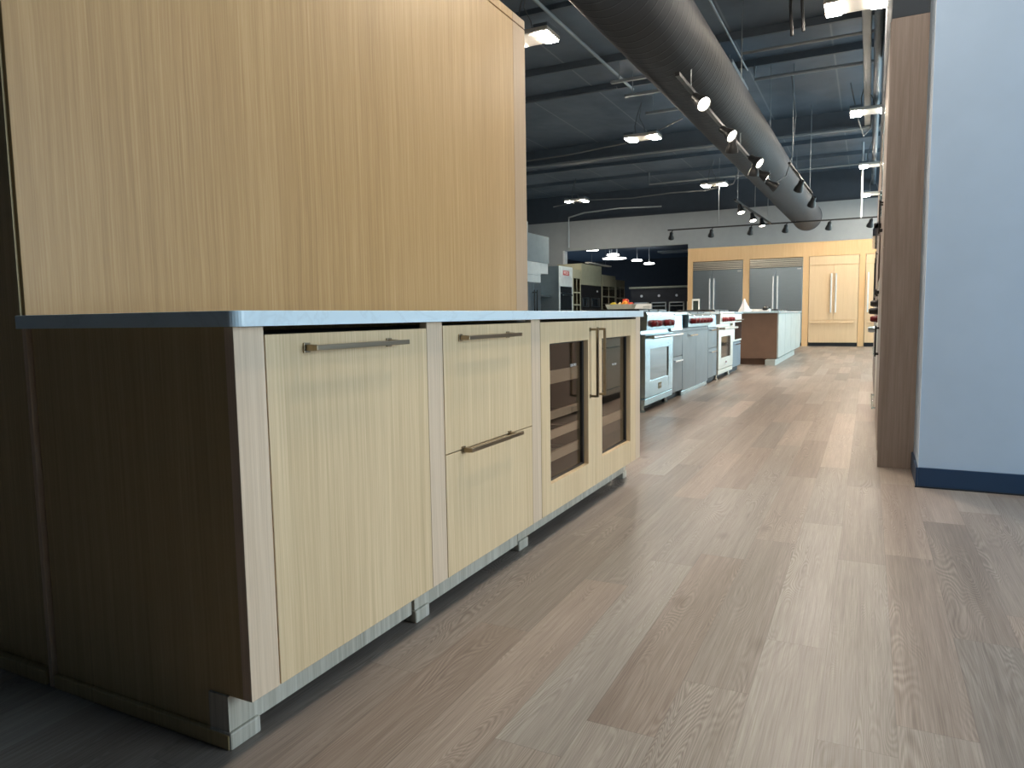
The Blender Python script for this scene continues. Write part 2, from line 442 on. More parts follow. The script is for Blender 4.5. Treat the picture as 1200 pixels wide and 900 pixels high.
struct(mb.build('baseboard_right', 'navy'))
struct(B(1.343, XR, 3.092, 3.098, 0, 0.008).build('trim_1', 'toe'))
struct(B(1.3535, 1.3565, 3.1055, 3.1095, 0.1, DECK, bev=.001).build('trim_2', 'bead'))
# dark bulkhead over the taupe tall cabinet run
struct(B(1.176, 1.80, 3.556, 9.4, 2.480, DECK).build('wall_bulkhead', 'darkwall'))

# ------------------------------------------------------------------ oak partition
XP = -0.688
pt = thing('partition', 'tall honey oak veneer partition wall rising behind the pale counter', 'partition', (-0.95, 1.4, 0))
B(-1.25, XP-.02, 0.012, 2.80, 0, 2.555).build('core', 'side', pt)
B(XP-.02, XP, 0.005, 2.662, 0.0, 2.512, bev=.0015).build('front_panel', 'panel', pt)
B(XP-.02, XP, 2.664, 2.815, 0.0, 2.512, bev=.0015).build('edge_strip', 'strip', pt, 'pinker oak strip at the far end')
mb = MB(); mb.box(XP-.02, XP, 0.005, 2.662, 2.518, 2.562, bev=.0015); mb.build('top_rail', 'panel', pt)
B(XP-.02, XP, 2.664, 2.815, 2.518, 2.562, bev=.0015).build('top_rail', 'strip', pt)
B(-1.25, -0.70, 0.0, 0.012, 0.06, 2.555).build('end_panel', 'side', pt, 'dark shaded oak end face')
B(-1.25, -0.695, -0.012, 0.012, 0.0, 0.035, bev=.003).build('base_moulding', 'side', pt)

# ------------------------------------------------------------------ base cabinets
ZT, ZC = 0.115, 0.884
def pull(parent, y0, y1, z, x=0.0, vertical=False, z1=None):
    mb = MB()
    if not vertical:
        mb.box(x+.027, x+.038, y0, y1, z-.006, z+.006, bev=.001)
        for yy in (y0+.004, y1-.045):
            mb.box(x, x+.028, yy-.004, yy+.008, z-.007, z+.007, bev=.001)
            mb.box(x, x+.005, yy-.008, yy+.012, z-.011, z+.011, bev=.001)
    else:
        y = y0
        mb.box(x+.030, x+.041, y-.0055, y+.0055, z, z1, bev=.001)
        for zz in (z+.004, z1-.004):
            mb.box(x, x+.031, y-.005, y+.005, zz-.005, zz+.005, bev=.001)
            mb.box(x, x+.004, y-.009, y+.009, zz-.009, zz+.009, bev=.001)
    return mb.build('handle', 'bronze', parent, 'square brushed bronze bar pull')
def foot(parent, y0, y1, xk=-0.063):
    mb = MB(); mb.box(-.12, xk, y0, y1, 0.036, ZT); m = mb.build('foot_block', 'kick', parent)
    mb = MB(); mb.box(-.12, xk+.008, y0-.004, y1, 0.0, 0.038, bev=.004); mb.build('shoe_moulding', 'kick', m)
XB = -0.66
# A: end unit with the full height panelled door
a = thing('base_cabinet', 'oak cabinet at the near end of the counter with one tall door', 'cabinet', (-.33, .36, 0))
mb = MB(); mb.prism([(XB, 0.0), (-.068, 0.0), (-.068, ZT), (-.0005, ZT), (-.0005, ZC), (XB, ZC)], 'y', 0.0, 0.019)
mb.build('side_panel', 'side', a, 'dark shaded oak side panel')
B(XB-.022, XB-.006, -0.010, 0.012, 0.0, ZC, bev=.002).build('scribe_strip', 'stile', a, 'paler narrow oak strip')
B(XB, -.060, -.012, 0.0, 0.0, 0.034, bev=.003).build('base_moulding', 'side', a)
B(XB, -0.026, .019, .681, ZT, 0.862).build('carcass', 'interior', a)
B(-0.024, 0.001, -.0005, .0775, ZT, ZC-.001, bev=.001).build('stile', 'stile', a)
d = B(-0.022, 0.0005, .0815, .681, ZT, 0.866, bev=.0015).build('door', 'door', a)
pull(d, .194, .545, .834, 0.0)
B(-.085, -.068, .070, .668, 0.028, ZT).build('kick_board', 'kick', a)
foot(a, -.006, .072)
# B: two drawer unit
b_ = thing('base_cabinet', 'oak cabinet with two wide drawers, in the middle of the counter', 'cabinet', (-.33, 1.07, 0))
B(XB, -0.026, .684, 1.3745, ZT, 0.862).build('carcass', 'interior', b_)
B(-0.024, 0.0, .6835, .764, ZT, ZC-.001, bev=.001).build('stile', 'stile', b_)
d = B(-0.022, 0.0005, .7675, 1.3745, 0.491, 0.872, bev=.0015).build('drawer', 'door', b_); pull(d, .858, 1.225, .834)
d = B(-0.022, 0.0005, .7675, 1.3745, ZT, 0.488, bev=.0015).build('drawer', 'door', b_); pull(d, .862, 1.228, .494-.05+.045)
B(-.085, -.066, .742, 1.372, 0.028, ZT).build('kick_board', 'kick', b_)
foot(b_, .676, .744)
# C: glass door cooler pair
c_ = thing('wine_cooler', 'oak fronted wine cooler with two glass doors at the far end of the counter', 'wine cooler', (-.33, 2.1, 0))
YA, YM, YE = 1.459, 2.067, 2.690
mb = MB()
for y0, y1 in ((1.459, 2.066), (2.068, 2.695)):
    mb.box(XB, XB+.02, y0, y1, ZT, .865); mb.box(XB, -.024, y0, y0+.03, ZT, .865); mb.box(XB, -.024, y1-.03, y1, ZT, .865)
    mb.box(XB, -.024, y0, y1, ZT, ZT+.05); mb.box(XB, -.024, y0, y1, .82, .865)
mb.build('cooler_body', 'interior', c_)
B(-0.024, 0.0, 1.3765, 1.4565, ZT, ZC-.001, bev=.001).build('stile', 'stile', c_)
B(-0.026, 0.0, 2.6965, 2.777, ZT, ZC-.001, bev=.001).build('stile', 'stile', c_)
B(XB, -.026, 2.758, 2.777, ZT, ZC-.001).build('end_panel', 'stile', c_)
def glass_door(y0, y1, w0, w1, hy, racks):
    mb = MB(); z0, z1 = .231, .788; x0, x1 = -.022, .0005
    mb.box(x0, x1, y0, w0, ZT, .872, bev=.001); mb.box(x0, x1, w1, y1, ZT, .872, bev=.001)
    mb.box(x0, x1, w0, w1, ZT, z0, bev=.0005); mb.box(x0, x1, w0, w1, z1, .872, bev=.0005)
    dr = mb.build('door', 'door', c_)
    mb = MB()
    for q in ((w0-.01, w0+.008), (w1-.016, w1+.01)): mb.box(-.036, -.0215, q[0], q[1], z0-.01, z1+.01)
    mb.box(-.036, -.0215, w0, w1, z0-.01, z0+.008); mb.box(-.036, -.0215, w0, w1, z1-.006, z1+.01)
    mb.build('gasket', 'blackplastic', dr)
    B(-.029, -.027, w0+.004, w1-.004, z0+.004, z1-.004).build('glass_pane', 'glass', dr, 'smoked glass')
    pull(dr, hy, hy, .531, 0.0005, True, .837)
    for z, h in racks:
        mb = MB(); mb.box(-.060, -.045, y0+.045, y1-.085, z-h, z, bev=.003)
        rk = mb.build('rack', 'rackwood', c_, 'pale timber fronted shelf')
        mb = MB()
        for q in range(6):
            yy = y0+.09+q*(y1-y0-.2)/5; mb.cyl((-.060, yy, z-h*.6), (XB+.03, yy, z-h*.6), .004, seg=8)
        mb.build('rack_wires', 'chrome', rk)
    return dr
dl = glass_door(YA, YM-.0015, 1.545, 1.972, 1.996, [(.672, .055), (.505, .035), (.425, .036), (.335, .04)])
dr_ = glass_door(YM+.0015, YE+.004, 2.154, 2.600, 2.092, [(.395, .045)])
# folded dark crates / panel inside the second compartment, seen through the glass
B(-.21, -.19, 2.11, 2.56, .43, .80, bev=.003).build('inner_panel', 'brown', c_, 'dark brown panel behind the glass')
mb = MB(); mb.box(-.46, -.44, 1.50, 2.03, .29, .80); mb.build('inner_panel', 'brown', c_)
text_part('lettering', 'SUB-ZERO', .015, 'badge', dl, (-.026, 1.86, .683), '+x', .0004, 'small white lettering on the glass')
text_part('lettering', 'SUB-ZERO', .015, 'badge', dr_, (-.026, 2.415, .650), '+x', .0004, 'small white lettering on the glass')
B(-.085, -.072, 1.456, 2.700, 0.034, ZT).build('kick_board', 'kick', c_)
foot(c_, 1.380, 1.457, -.068)
foot(c_, 2.700, 2.762, -.078)
# worktop
mb = MB(); mb.box(-.686, .030, -.020, 2.760, ZC, .915)
es = [e for e in mb.bm.edges if abs(e.verts[0].co.z-e.verts[1].co.z) > .02 and e.verts[0].co.x > 0]
bmesh.ops.bevel(mb.bm, geom=es, offset=.022, segments=6, affect='EDGES', profile=.5)
es = [e for e in mb.bm.edges if e.verts[0].co.z > .91 and e.verts[1].co.z > .91 and len(e.link_faces) == 2]
bmesh.ops.bevel(mb.bm, geom=es, offset=.002, segments=2, affect='EDGES', profile=.5)
tag(mb.build('worktop', 'quartz'), 'long pale blue white quartz worktop on the near oak cabinets', 'worktop')

# ------------------------------------------------------------------ range island
XF = -0.70
def side_knob(parent, x, y, z, mat='knob', r=.030, depth=.045, sg=1):
    mb = MB(); mb.lathe([(r*1.15, 0), (r*1.15, .008), (r, .010), (r*.92, depth-.006), (r*.75, depth)], (x, y, z), (sg, 0, 0), 20)
    kb = mb.build('knob', mat, parent, smooth=True)
    B(min(x+sg*(depth-.004), x+sg*(depth+.006)), max(x+sg*(depth-.004), x+sg*(depth+.006)), y-.005, y+.005, z-r*.7, z+r*.7, bev=.002).build('knob_grip', mat, kb)
    return kb
def legs(parent, ys, x, mat='steel', h=.075):
    for y in ys:
        MB().lathe([(.030, 0), (.030, .01), (.020, .015), (.020, h)], (x, y, 0), (0, 0, 1), 16).build('leg', mat, parent, smooth=True)
def cook_grates(parent, x0, x1, y0, y1, z, n):
    for k in range(n):
        a0 = y0 + (y1-y0)*k/n + .02; a1 = y0 + (y1-y0)*(k+1)/n - .02
        mb = MB()
        for q in range(5):
            yy = a0 + (a1-a0)*q/4; mb.box(x0, x1, yy-.007, yy+.007, z+.012, z+.030, bev=.003)
        for xx in (x0, (x0+x1)/2-.007, x1-.014): mb.box(xx, xx+.014, a0, a1, z, z+.024, bev=.003)
        g = mb.build('grate', 'black', parent)
        MB().lathe([(.05, 0), (.05, .01), (.035, .016), (.0, .018)], ((x0+x1)/2, (a0+a1)/2, z-.004), (0, 0, 1), 20, caps=False).build('burner', 'black', g)
def kitchen_range(label, y0, y1, mat, kmat, ys_knobs, nplate):
    t = thing('kitchen_range', label, 'range', (XF-.34, (y0+y1)/2, 0))
    B(XF-.62, XF-.02, y0, y1, .085, .885, bev=.004).build('body', mat, t)
    # bullnose control panel
    mb = MB(); mb.prism([(XF-.03, .745), (XF+.035, .755), (XF+.045, .885), (XF+.03, .912), (XF-.03, .912)], 'y', y0, y1)
    cp = mb.build('control_panel', mat, t)
    for y in ys_knobs: side_knob(cp, XF+.040, y, .812, kmat)
    B(XF-.62, XF+.035, y0, y1, .897, .918, bev=.004).build('cooktop', mat, t)
    cook_grates(t, XF-.55, XF-.04, y0+.02, y1-.02, .918, 3)
    # oven door
    w0, w1, z0, z1 = y0+.17*(y1-y0), y1-.17*(y1-y0), .285, .578
    mb = MB(); x0, x1 = XF-.02, XF+.022
    mb.box(x0, x1, y0+.006, w0, .135, .715, bev=.004); mb.box(x0, x1, w1, y1-.006, .135, .715, bev=.004)
    mb.box(x0, x1, w0, w1, .135, z0, bev=.002); mb.box(x0, x1, w0, w1, z1, .715, bev=.002)
    dr = mb.build('oven_door', mat, t)
    B(x0, x1-.010, w0-.005, w1+.005, z0-.005, z1+.005).build('oven_window', 'ovenglass', dr)
    mb = MB(); mb.cyl((XF+.085, y0+.03, .69), (XF+.085, y1-.03, .69), .017, seg=18)
    for yy in (y0+.07, y1-.07): mb.box(x1, XF+.085, yy-.022, yy+.022, .676, .704, bev=.004)
    mb.build('handle', mat, dr, smooth=True)
    pl = B(x1, x1+.004, (y0+y1)/2-.05, (y0+y1)/2+.05, .185, .245, bev=.002).build('name_plate', nplate, dr)
    text_part('lettering', 'WOLF', .034, 'redplate' if nplate == 'badge' else 'badge', pl, (x1+.0045, (y0+y1)/2, .215), '+x', .0006)
    B(XF-.02, XF+.018, y0+.006, y1-.006, .068, .128, bev=.003).build('kick_panel', mat, t)
    B(XF-.6, XF-.09, y0+.02, y1-.02, .0, .085).build('plinth', 'toe', t)
    legs(t, (y0+.10, y1-.10), XF-.035, mat)
    return t
kitchen_range('bright stainless range nearest the oak counter, blue lit door and dark red knobs', 5.245, 6.270, 'steel', 'knob', [5.42, 5.58, 5.90, 6.06], 'brass')
kitchen_range('warm toned stainless range at the far part of the cooking island', 8.765, 9.900, 'steel_warm', 'knob', [8.98, 9.16, 9.46, 9.64], 'badge')
def edge_pull(parent, y0, y1, z):
    mb = MB(); mb.box(XF, XF+.030, y0, y1, z-.006, z+.006, bev=.003); mb.box(XF+.022, XF+.032, y0, y1, z-.010, z+.006, bev=.003)
    return mb.build('handle', 'chrome', parent, 'bright slim edge pull')
def island_drawers(label, y0, y1):
    t = thing('drawer_cabinet', label, 'cabinet', (XF-.34, (y0+y1)/2, 0))
    B(XF-.62, XF-.022, y0, y1, .08, .88).build('carcass', 'bluegrey', t)
    d1 = B(XF-.02, XF, y0+.003, y1-.003, .452, .715, bev=.002).build('drawer', 'bluegrey', t); edge_pull(d1, y0+.09, y1-.09, .685)
    d2 = B(XF-.02, XF, y0+.003, y1-.003, .075, .446, bev=.002).build('drawer', 'bluegrey', t); edge_pull(d2, y0+.09, y1-.09, .405)
    B(XF-.02, XF, y0+.003, y1-.003, .722, .882, bev=.002).build('rail', 'steel', t)
    B(XF-.60, XF-.05, y0, y1, 0, .08).build('plinth', 'toe', t)
    return t
island_drawers('narrow blue grey drawer cabinet right beside the bright near range', 6.275, 6.780)
island_drawers('narrow blue grey drawer cabinet right before the warm far range', 8.175, 8.755)
t = thing('base_cabinet', 'blue grey two door cabinet under the red knobbed rangetop', 'cabinet', (XF-.34, 7.48, 0))
B(XF-.62, XF-.022, 6.785, 8.170, .05, .735).build('carcass', 'bluegrey', t)
for y0, y1 in ((6.79, 7.475), (7.481, 8.165)):
    dd = B(XF-.02, XF, y0, y1, .052, .705, bev=.002).build('door', 'bluegrey', t)
    if y0 < 7: edge_pull(dd, 7.05, 7.42, .655)
B(XF-.02, XF-.002, 6.79, 8.165, .708, .738).build('rail', 'bluegrey', t)
B(XF-.60, XF-.012, 6.785, 8.170, 0, .048, bev=.003).build('plinth', 'steel', t)
t = thing('rangetop', 'stainless rangetop with a row of dark red knobs between the two ranges', 'rangetop', (XF-.34, 7.8, .74))
mb = MB(); mb.prism([(XF-.60, .742), (XF+.035, .748), (XF+.045, .868), (XF+.03, .895), (XF-.60, .895)], 'y', 6.885, 8.160)
cp = mb.build('control_panel', 'steel', t)
for y in (7.06, 7.25, 7.44, 7.63, 7.82, 8.01): side_knob(cp, XF+.040, y, .815, 'knob')
cook_grates(t, XF-.55, XF-.04, 6.90, 8.14, .897, 3)
t = thing('oven_cabinet', 'grey end cabinet with a small built in oven, at the far end of cooking island', 'cabinet', (XF-.34, 10.3, 0))
B(XF-.62, XF-.022, 9.905, 10.75, .075, .885).build('carcass', 'bluegrey', t)
dr = B(XF-.02, XF, 9.91, 10.745, .085, .455, bev=.002).build('drawer', 'bluegrey', t); edge_pull(dr, 10.1, 10.55, .425)
ov = B(XF-.02, XF+.012, 9.93, 10.73, .470, .880, bev=.003).build('oven', 'steel_warm', t)
B(XF+.010, XF+.016, 10.10, 10.70, .50, .76).build('oven_window', 'ovenglass', ov)
MB().cyl((XF+.055, 9.99, .79), (XF+.055, 10.67, .79), .012, seg=14).box(XF+.01, XF+.05, 10.02, 10.05, .782, .798).box(XF+.01, XF+.05, 10.61, 10.64, .782, .798).build('handle', 'chrome', ov)
B(XF-.60, XF-.05, 9.905, 10.75, 0, .075).build('plinth', 'toe', t)
# island back and worktops
mb = MB(); mb.box(-2.0, XF-.63, 5.245, 10.75, .0, .885); t = mb.build('cooking_island', 'bluegrey'); tag(t, 'long blue grey rear half of the cooking island behind the ranges', 'island')
mb = MB()
mb.box(-2.03, XF-.62, 5.23, 10.78, .886, .916, bev=.003)
mb.box(XF-.625, XF+.028, 6.274, 6.880, .886, .916, bev=.003)
mb.box(XF-.625, XF+.028, 8.166, 8.760, .886, .916, bev=.003)
mb.box(XF-.625, XF+.028, 9.904, 10.78, .886, .916, bev=.003)
tag(mb.build('worktop', 'quartz'), 'pale worktop of the cooking island around the ranges', 'worktop')

# fruit bowl and fruit
bx, by, bz = -1.50, 7.10, .917
mb = MB(); mb.lathe([(.105, 0), (.125, .006), (.155, .045), (.182, .098), (.188, .100), (.178, .098), (.148, .045), (.10, .014), (.0, .012)], (bx, by, bz), (0, 0, 1), 40, caps=False)
tag(mb.build('fruit_bowl', 'bowl', smooth=True), 'beige stoneware bowl of fruit on the cooking island', 'bowl')
def fruit(name, mat, x, y, z, r, label, cat, squash=1.0):
    mb = MB(); bmesh.ops.create_uvsphere(mb.bm, u_segments=24, v_segments=14, radius=r)
    for v in mb.bm.verts:
        rad = math.hypot(v.co.x, v.co.y)
        if cat == 'apple' and v.co.z > 0: v.co.z -= r*.35*math.exp(-(rad/(r*.35))**2)
        if cat == 'lemon': v.co.x *= 1.25 + .25*(abs(v.co.x)/r)**6
        if cat == 'pear' and v.co.z > 0: v.co.z *= 1.45; v.co.x *= 1-.45*v.co.z/(1.45*r); v.co.y *= 1-.45*v.co.z/(1.45*r)
        v.co += Vector((x, y, z))
    o = mb.build(name, mat, smooth=True); tag(o, label, cat, None)
    top = z + (r*.66 if cat == 'apple' else r*1.4 if cat == 'pear' else r*.96)
    if cat in ('apple', 'pear'): MB().tube([(x, y, top), (x+.003, y, top+.012), (x+.008, y, top+.022)], .0025, 6).build('stem', 'stem', o)
    return o
ca, sa = math.cos(.30), math.sin(.30)
def rel(u, v): return bx + u*ca - v*sa, by + u*sa + v*ca
for nm, mt, u, v, z, r, lb, ct in [
    ('lemon', 'lemon', -.085, -.03, .088, .036, 'yellow lemon at the left side of the fruit bowl', 'lemon'),
    ('pear', 'pear', -.01, -.06, .080, .034, 'pale yellow fruit left of middle in the bowl', 'pear'),
    ('apple', 'apple', .055, .02, .134, .040, 'red fruit on top of the heap in the bowl', 'apple'),
    ('orange', 'orange', .050, -.065, .100, .040, 'orange fruit in front at the middle of the bowl', 'orange'),
    ('apple', 'apple', .115, -.03, .092, .037, 'red apple at the right side of the bowl', 'apple'),
    ('apple', 'apple', -.03, .055, .080, .037, 'red apple at the back of the fruit bowl, mostly hidden', 'apple')]:
    x, y = rel(u, v); fruit(nm, mt, x, y, bz+z, r, lb, ct)
# info card and small box behind the bowl
t = thing('card_stand', 'white printed card standing behind the fruit bowl', 'card', (-1.42, 7.75, .917))
mb = MB(); mb.box(-1.57, -1.315, 7.75, 7.756, .920, 1.030); mb.build('card', 'paper', t)
mb = MB(); mb.prism([(7.73, .917), (7.80, .917), (7.80, .924), (7.73, .924)], 'x', -1.54, -1.34); mb.build('foot', 'paper', t)
mb = MB()
for i in range(3): mb.box(-1.42, -1.33, 7.7485, 7.7495, .955+.018*i, .960+.018*i)
mb.build('print', 'cable', t)
t = B(-1.33, -1.22, 7.86, 7.97, .917, .958, bev=.004).build('small_box', 'paper'); tag(t, 'small white box beside the info card on the island', 'box')
# tablet style sign at end of island 1
t = thing('sign_holder', 'upright white framed sign with dark screen on the cooking island end', 'sign', (-1.30, 10.25, .917))
mb = MB(); mb.box(-1.365, -1.245, 10.25, 10.262, .927, 1.125, bev=.004); mb.build('frame', 'paper', t)
B(-1.345, -1.265, 10.247, 10.251, .955, 1.095).build('screen', 'screen', t)
B(-1.355, -1.255, 10.20, 10.31, .917, .928, bev=.002).build('foot', 'paper', t)

# ------------------------------------------------------------------ second island
t = thing('island', 'island with brown end and white boarded side, before the stainless fridges', 'island', (-.9, 14.1, 0))
B(-1.75, -.283, 11.9, 11.93, .107, .885, bev=.002).build('end_panel', 'brown', t, 'brown end panel')
B(-1.73, -.30, 11.93, 16.35, .107, .885).build('carcass', 'brown', t)
n = 4
for k in range(n):
    y0 = 11.935 + k*(16.35-11.935)/n; y1 = 11.935 + (k+1)*(16.35-11.935)/n - .03
    B(-.30, -.262, y0, y1, .12, .882, bev=.004).build('side_board', 'islandwhite', t, 'white vertical board')
B(-.45, -.285, 11.75, 15.2, 0, .098, bev=.004).build('plinth', 'islandwhite', t)
B(-1.7, -.46, 12.0, 16.3, 0, .107).build('recessed_base', 'brown', t)
t = B(-1.78, -.245, 11.86, 16.40, .887, .917, bev=.004).build('worktop', 'quartz'); tag(t, 'pale worktop on the brown and white island', 'worktop')
t = thing('cooktop', 'low black gas cooktop on the brown and white island', 'cooktop', (-.6, 13.3, .917))
B(-1.0, -.32, 12.6, 14.4, .9175, .926, bev=.003).build('pan', 'steel', t)
cook_grates(t, -.95, -.36, 12.65, 14.35, .927, 3)
# folded white cloth, serving board and a kettle-like black pot
mb = MB(); ring = []
segs = 20
for lvl, (sc, z) in enumerate([(1.0, 0), (.80, .05), (.45, .12), (.22, .19), (.12, .225), (.03, .232)]):
    ring.append([mb.bm.verts.new((-.86 + sc*(.105+.018*math.sin(5*a_+lvl))*math.cos(a_), 12.15 + sc*(.105+.015*math.cos(4*a_))*math.sin(a_), .917+z)) for a_ in [k*2*math.pi/segs for k in range(segs)]])
for p_, q_ in zip(ring, ring[1:]):
    for k in range(segs): mb.bm.faces.new((p_[k], p_[(k+1) % segs], q_[(k+1) % segs], q_[k]))
mb.bm.faces.new(ring[-1])
tag(mb.build('cloth', 'cloth', smooth=True), 'white cloth folded to a peak on the brown island', 'cloth')
t = thing('serving_tray', 'low white serving tray beside the peaked white cloth', 'tray', (-.62, 12.3, .917))
B(-.79, -.45, 12.18, 12.45, .9175, .938, bev=.005).build('board', 'paper', t)
mb = MB()
for xx in (-.79, -.47): mb.box(xx, xx+.02, 12.18, 12.45, .938, .962, bev=.004)
mb.box(-.79, -.45, 12.43, 12.45, .938, .962, bev=.004); mb.build('rim', 'paper', t)
t = thing('kettle', 'small black kettle standing on the white serving tray', 'kettle', (-.53, 12.33, .938))
MB().lathe([(.040, 0), (.052, .012), (.050, .04), (.034, .060), (.010, .066), (.012, .074), (.0, .078)], (-.53, 12.33, .9385), (0, 0, 1), 24, caps=False).build('body', 'black', t, smooth=True)
MB().tube([(-.49, 12.33, .965), (-.465, 12.33, .985), (-.455, 12.33, .998)], .008).build('spout', 'black', t)

# ------------------------------------------------------------------ fridge wall
W = thing('fridge_surround', 'honey wood surround wall holding the built in fridges', 'cabinet wall', (-1.0, YF+.3, 0))
gaps = [(-3.330, -1.980), (-1.812, -.468), (-.318, .862), (1.005, 2.30)]
mb = MB(); x = -3.47
for g0, g1 in gaps:
    mb.box(x, g0, YF, YF+.66, 0, 2.30); x = g1
mb.box(x, 2.44, YF, YF+.66, 0, 2.30)
mb.box(-3.47, 2.44, YF-.001, YF+.66, 2.345, 2.695)
for g0, g1 in gaps: mb.box(g0-.001, g1+.001, YF, YF+.66, 2.335, 2.346)
for (q0, q1) in ((-3.47, gaps[0][0]), (gaps[0][1], gaps[1][0]), (gaps[1][1], gaps[2][0]), (gaps[2][1], gaps[3][0]), (gaps[3][1], 2.44)):
    mb.box(q0, q1, YF, YF+.66, 2.30, 2.346)
mb.build('panelling', 'farwood', W)
B(-3.48, 2.44, YF-.012, YF+.66, 2.6955, 2.7055).build('top_trim', 'farlight', W)
def vbar(parent, x, z0, z1, mat='chrome', y=YF, r=.016, w=.028):
    mb = MB(); mb.box(x-w/2, x+w/2, y-.075, y-.045, z0, z1, bev=.008)
    for z in (z0+.06, z1-.06): mb.box(x-.011, x+.011, y-.05, y-.001, z-.015, z+.015)
    return mb.build('handle', mat, parent, 'bright bar handle')
def steel_fridge(label, x0, x1, xm):
    t = thing('refrigerator', label, 'fridge', ((x0+x1)/2, YF+.3, 0))
    B(x0+.004, x1-.004, YF+.03, YF+.62, .09, 2.325).build('body', 'steel_dark', t)
    gr = B(x0+.004, x1-.004, YF+.012, YF+.03, 2.085, 2.325).build('grille', 'black', t)
    mb = MB()
    for k in range(5):
        z = 2.092 + k*.047; mb.box(x0+.004, x1-.004, YF-.006, YF+.014, z, z+.036, bev=.004)
    mb.build('louvres', 'steel_warm', gr)
    for q0, q1, hx in ((x0+.004, xm-.003, xm-.05), (xm+.003, x1-.004, xm+.06)):
        dr = B(q0, q1, YF-.012, YF+.028, .11, 2.075, bev=.004).build('door', 'steel_dark', t)
        vbar(dr, hx, .75, 1.86, 'badge', YF-.012, w=.036)
        if q0 > xm:
            B(x1-.135, x1-.035, YF-.016, YF-.011, 2.02, 2.05, bev=.001).build('badge', 'badge', dr)
    B(x0+.02, x1-.02, YF+.08, YF+.6, 0, .09).build('toe_kick', 'toe', t)
    return t
steel_fridge('stainless double door fridge with louvred top, at left end of the fridge wall', -3.326, -1.984, -2.80)
steel_fridge('stainless double door fridge with louvred top, next to the wood panelled fridge', -1.808, -.472, -1.145)
def panel_fridge(label, x0, x1, xm, hx):
    t = thing('refrigerator', label, 'fridge', ((x0+x1)/2, YF+.3, 0))
    B(x0+.006, x1-.006, YF+.02, YF+.62, .10, 2.33).build('body', 'farwood', t)
    B(x0+.005, x1-.005, YF-.012, YF+.02, 2.105, 2.328, bev=.003).build('top_panel', 'farlight', t)
    parts = ((x0+.005, xm-.003, hx[0]), (xm+.003, x1-.005, hx[1])) if xm else ((x0+.005, x1-.005, hx[0]),)
    for q0, q1, h in parts:
        dr = B(q0, q1, YF-.012, YF+.02, .685, 2.093, bev=.003).build('door', 'farlight', t)
        vbar(dr, h, .87, 1.88, 'badge', YF-.012, w=.036)
    dr = B(x0+.005, x1-.005, YF-.012, YF+.02, .098, .675, bev=.003).build('drawer', 'farlight', t)
    mb = MB(); mb.box(x0+.06, x1-.09, YF-.085, YF-.055, .60, .636, bev=.008)
    for xx in (x0+.12, x1-.15): mb.box(xx-.012, xx+.012, YF-.06, YF-.011, .606, .630)
    mb.build('handle', 'farlight', dr)
    B(x0+.02, x1-.02, YF+.03, YF+.6, 0, .097).build('toe_kick', 'toe', t)
    return t
panel_fridge('pale wood panelled french door fridge with bottom drawer', -.314, .858, .277, (.225, .335))
t4 = panel_fridge('pale wood fridge at right end of fridge wall, half hidden by taupe cabinet', 1.009, 2.296, None, (1.075,))

# ------------------------------------------------------------------ tall taupe run on the right (seen edge-on)
t = thing('tall_cabinet', 'tall taupe laminate end cabinet beside the white wall corner', 'tall cabinet', (1.48, 4.0, 0))
B(1.176, 1.80, 3.556, 3.578, .0, 2.478, bev=.0015).build('end_panel', 'wenge', t)
B(1.190, 1.80, 3.58, 4.95, .08, 2.478).build('carcass', 'wenge', t)
for z0, z1 in ((.09, 1.25), (1.256, 2.474)):
    for y0, y1 in ((3.585, 4.262), (4.268, 4.945)):
        dd = B(1.172, 1.190, y0, y1, z0, z1, bev=.002).build('door', 'wenge', t)
        y = y1-.05 if y0 < 4 else y0+.05
        zz = (.60, .80) if z0 < 1 else (1.40, 1.60)
        MB().box(1.148, 1.157, y-.005, y+.005, zz[0], zz[1], bev=.002).box(1.157, 1.172, y-.004, y+.004, zz[0]+.01, zz[0]+.02).box(1.157, 1.172, y-.004, y+.004, zz[1]-.02, zz[1]-.01).build('handle', 'black', dd)
B(1.22, 1.78, 3.58, 4.95, 0, .08).build('plinth', 'wenge', t)
t = thing('wall_oven', 'stainless cooking appliance stack seen edge on past the taupe panel, knobs sticking out', 'oven', (1.5, 5.6, 0))
B(1.19, 1.80, 4.96, 6.30, .08, 1.16).build('lower_body', 'steel_warm', t)
B(1.172, 1.19, 4.97, 6.29, .66, .80, bev=.003).build('control_panel', 'steel_warm', t)
for y, z, mt, dp in ((5.35, .955, 'blackplastic', .050), (5.42, .895, 'blackplastic', .060), (5.50, .832, 'knob', .048), (5.62, .745, 'steel_dark', .062)):
    side_knob(t, 1.173, y, z, mt, .026, dp, -1)
mb = MB(); mb.box(1.140, 1.158, 5.05, 6.20, 1.015, 1.060, bev=.006)
for y in (5.12, 6.13): mb.box(1.158, 1.19, y-.02, y+.02, 1.025, 1.05)
mb.build('handle', 'black', t, 'dark bar handle')
for z in (.57, .15):
    mb = MB(); mb.box(1.146, 1.156, 5.1, 6.15, z-.006, z+.006, bev=.003)
    for y in (5.15, 6.10): mb.box(1.156, 1.19, y-.01, y+.01, z-.005, z+.005)
    mb.build('handle', 'steel', t)
for z0, z1 in ((.10, .36), (.365, .655), (.81, 1.15)):
    B(1.174, 1.19, 4.97, 6.29, z0, z1, bev=.003).build('front', 'steel_warm', t)
B(1.22, 1.78, 4.98, 6.28, 0, .08).build('plinth', 'toe', t)
t = thing('range_hood', 'chrome rimmed vent hood seen edge on above the hidden appliances', 'hood', (1.5, 5.6, 1.45))
mb = MB(); mb.prism([(1.118, 1.45), (1.80, 1.45), (1.80, 1.62), (1.19, 1.62), (1.118, 1.50)], 'y', 5.0, 6.25); mb.build('canopy', 'chrome', t)
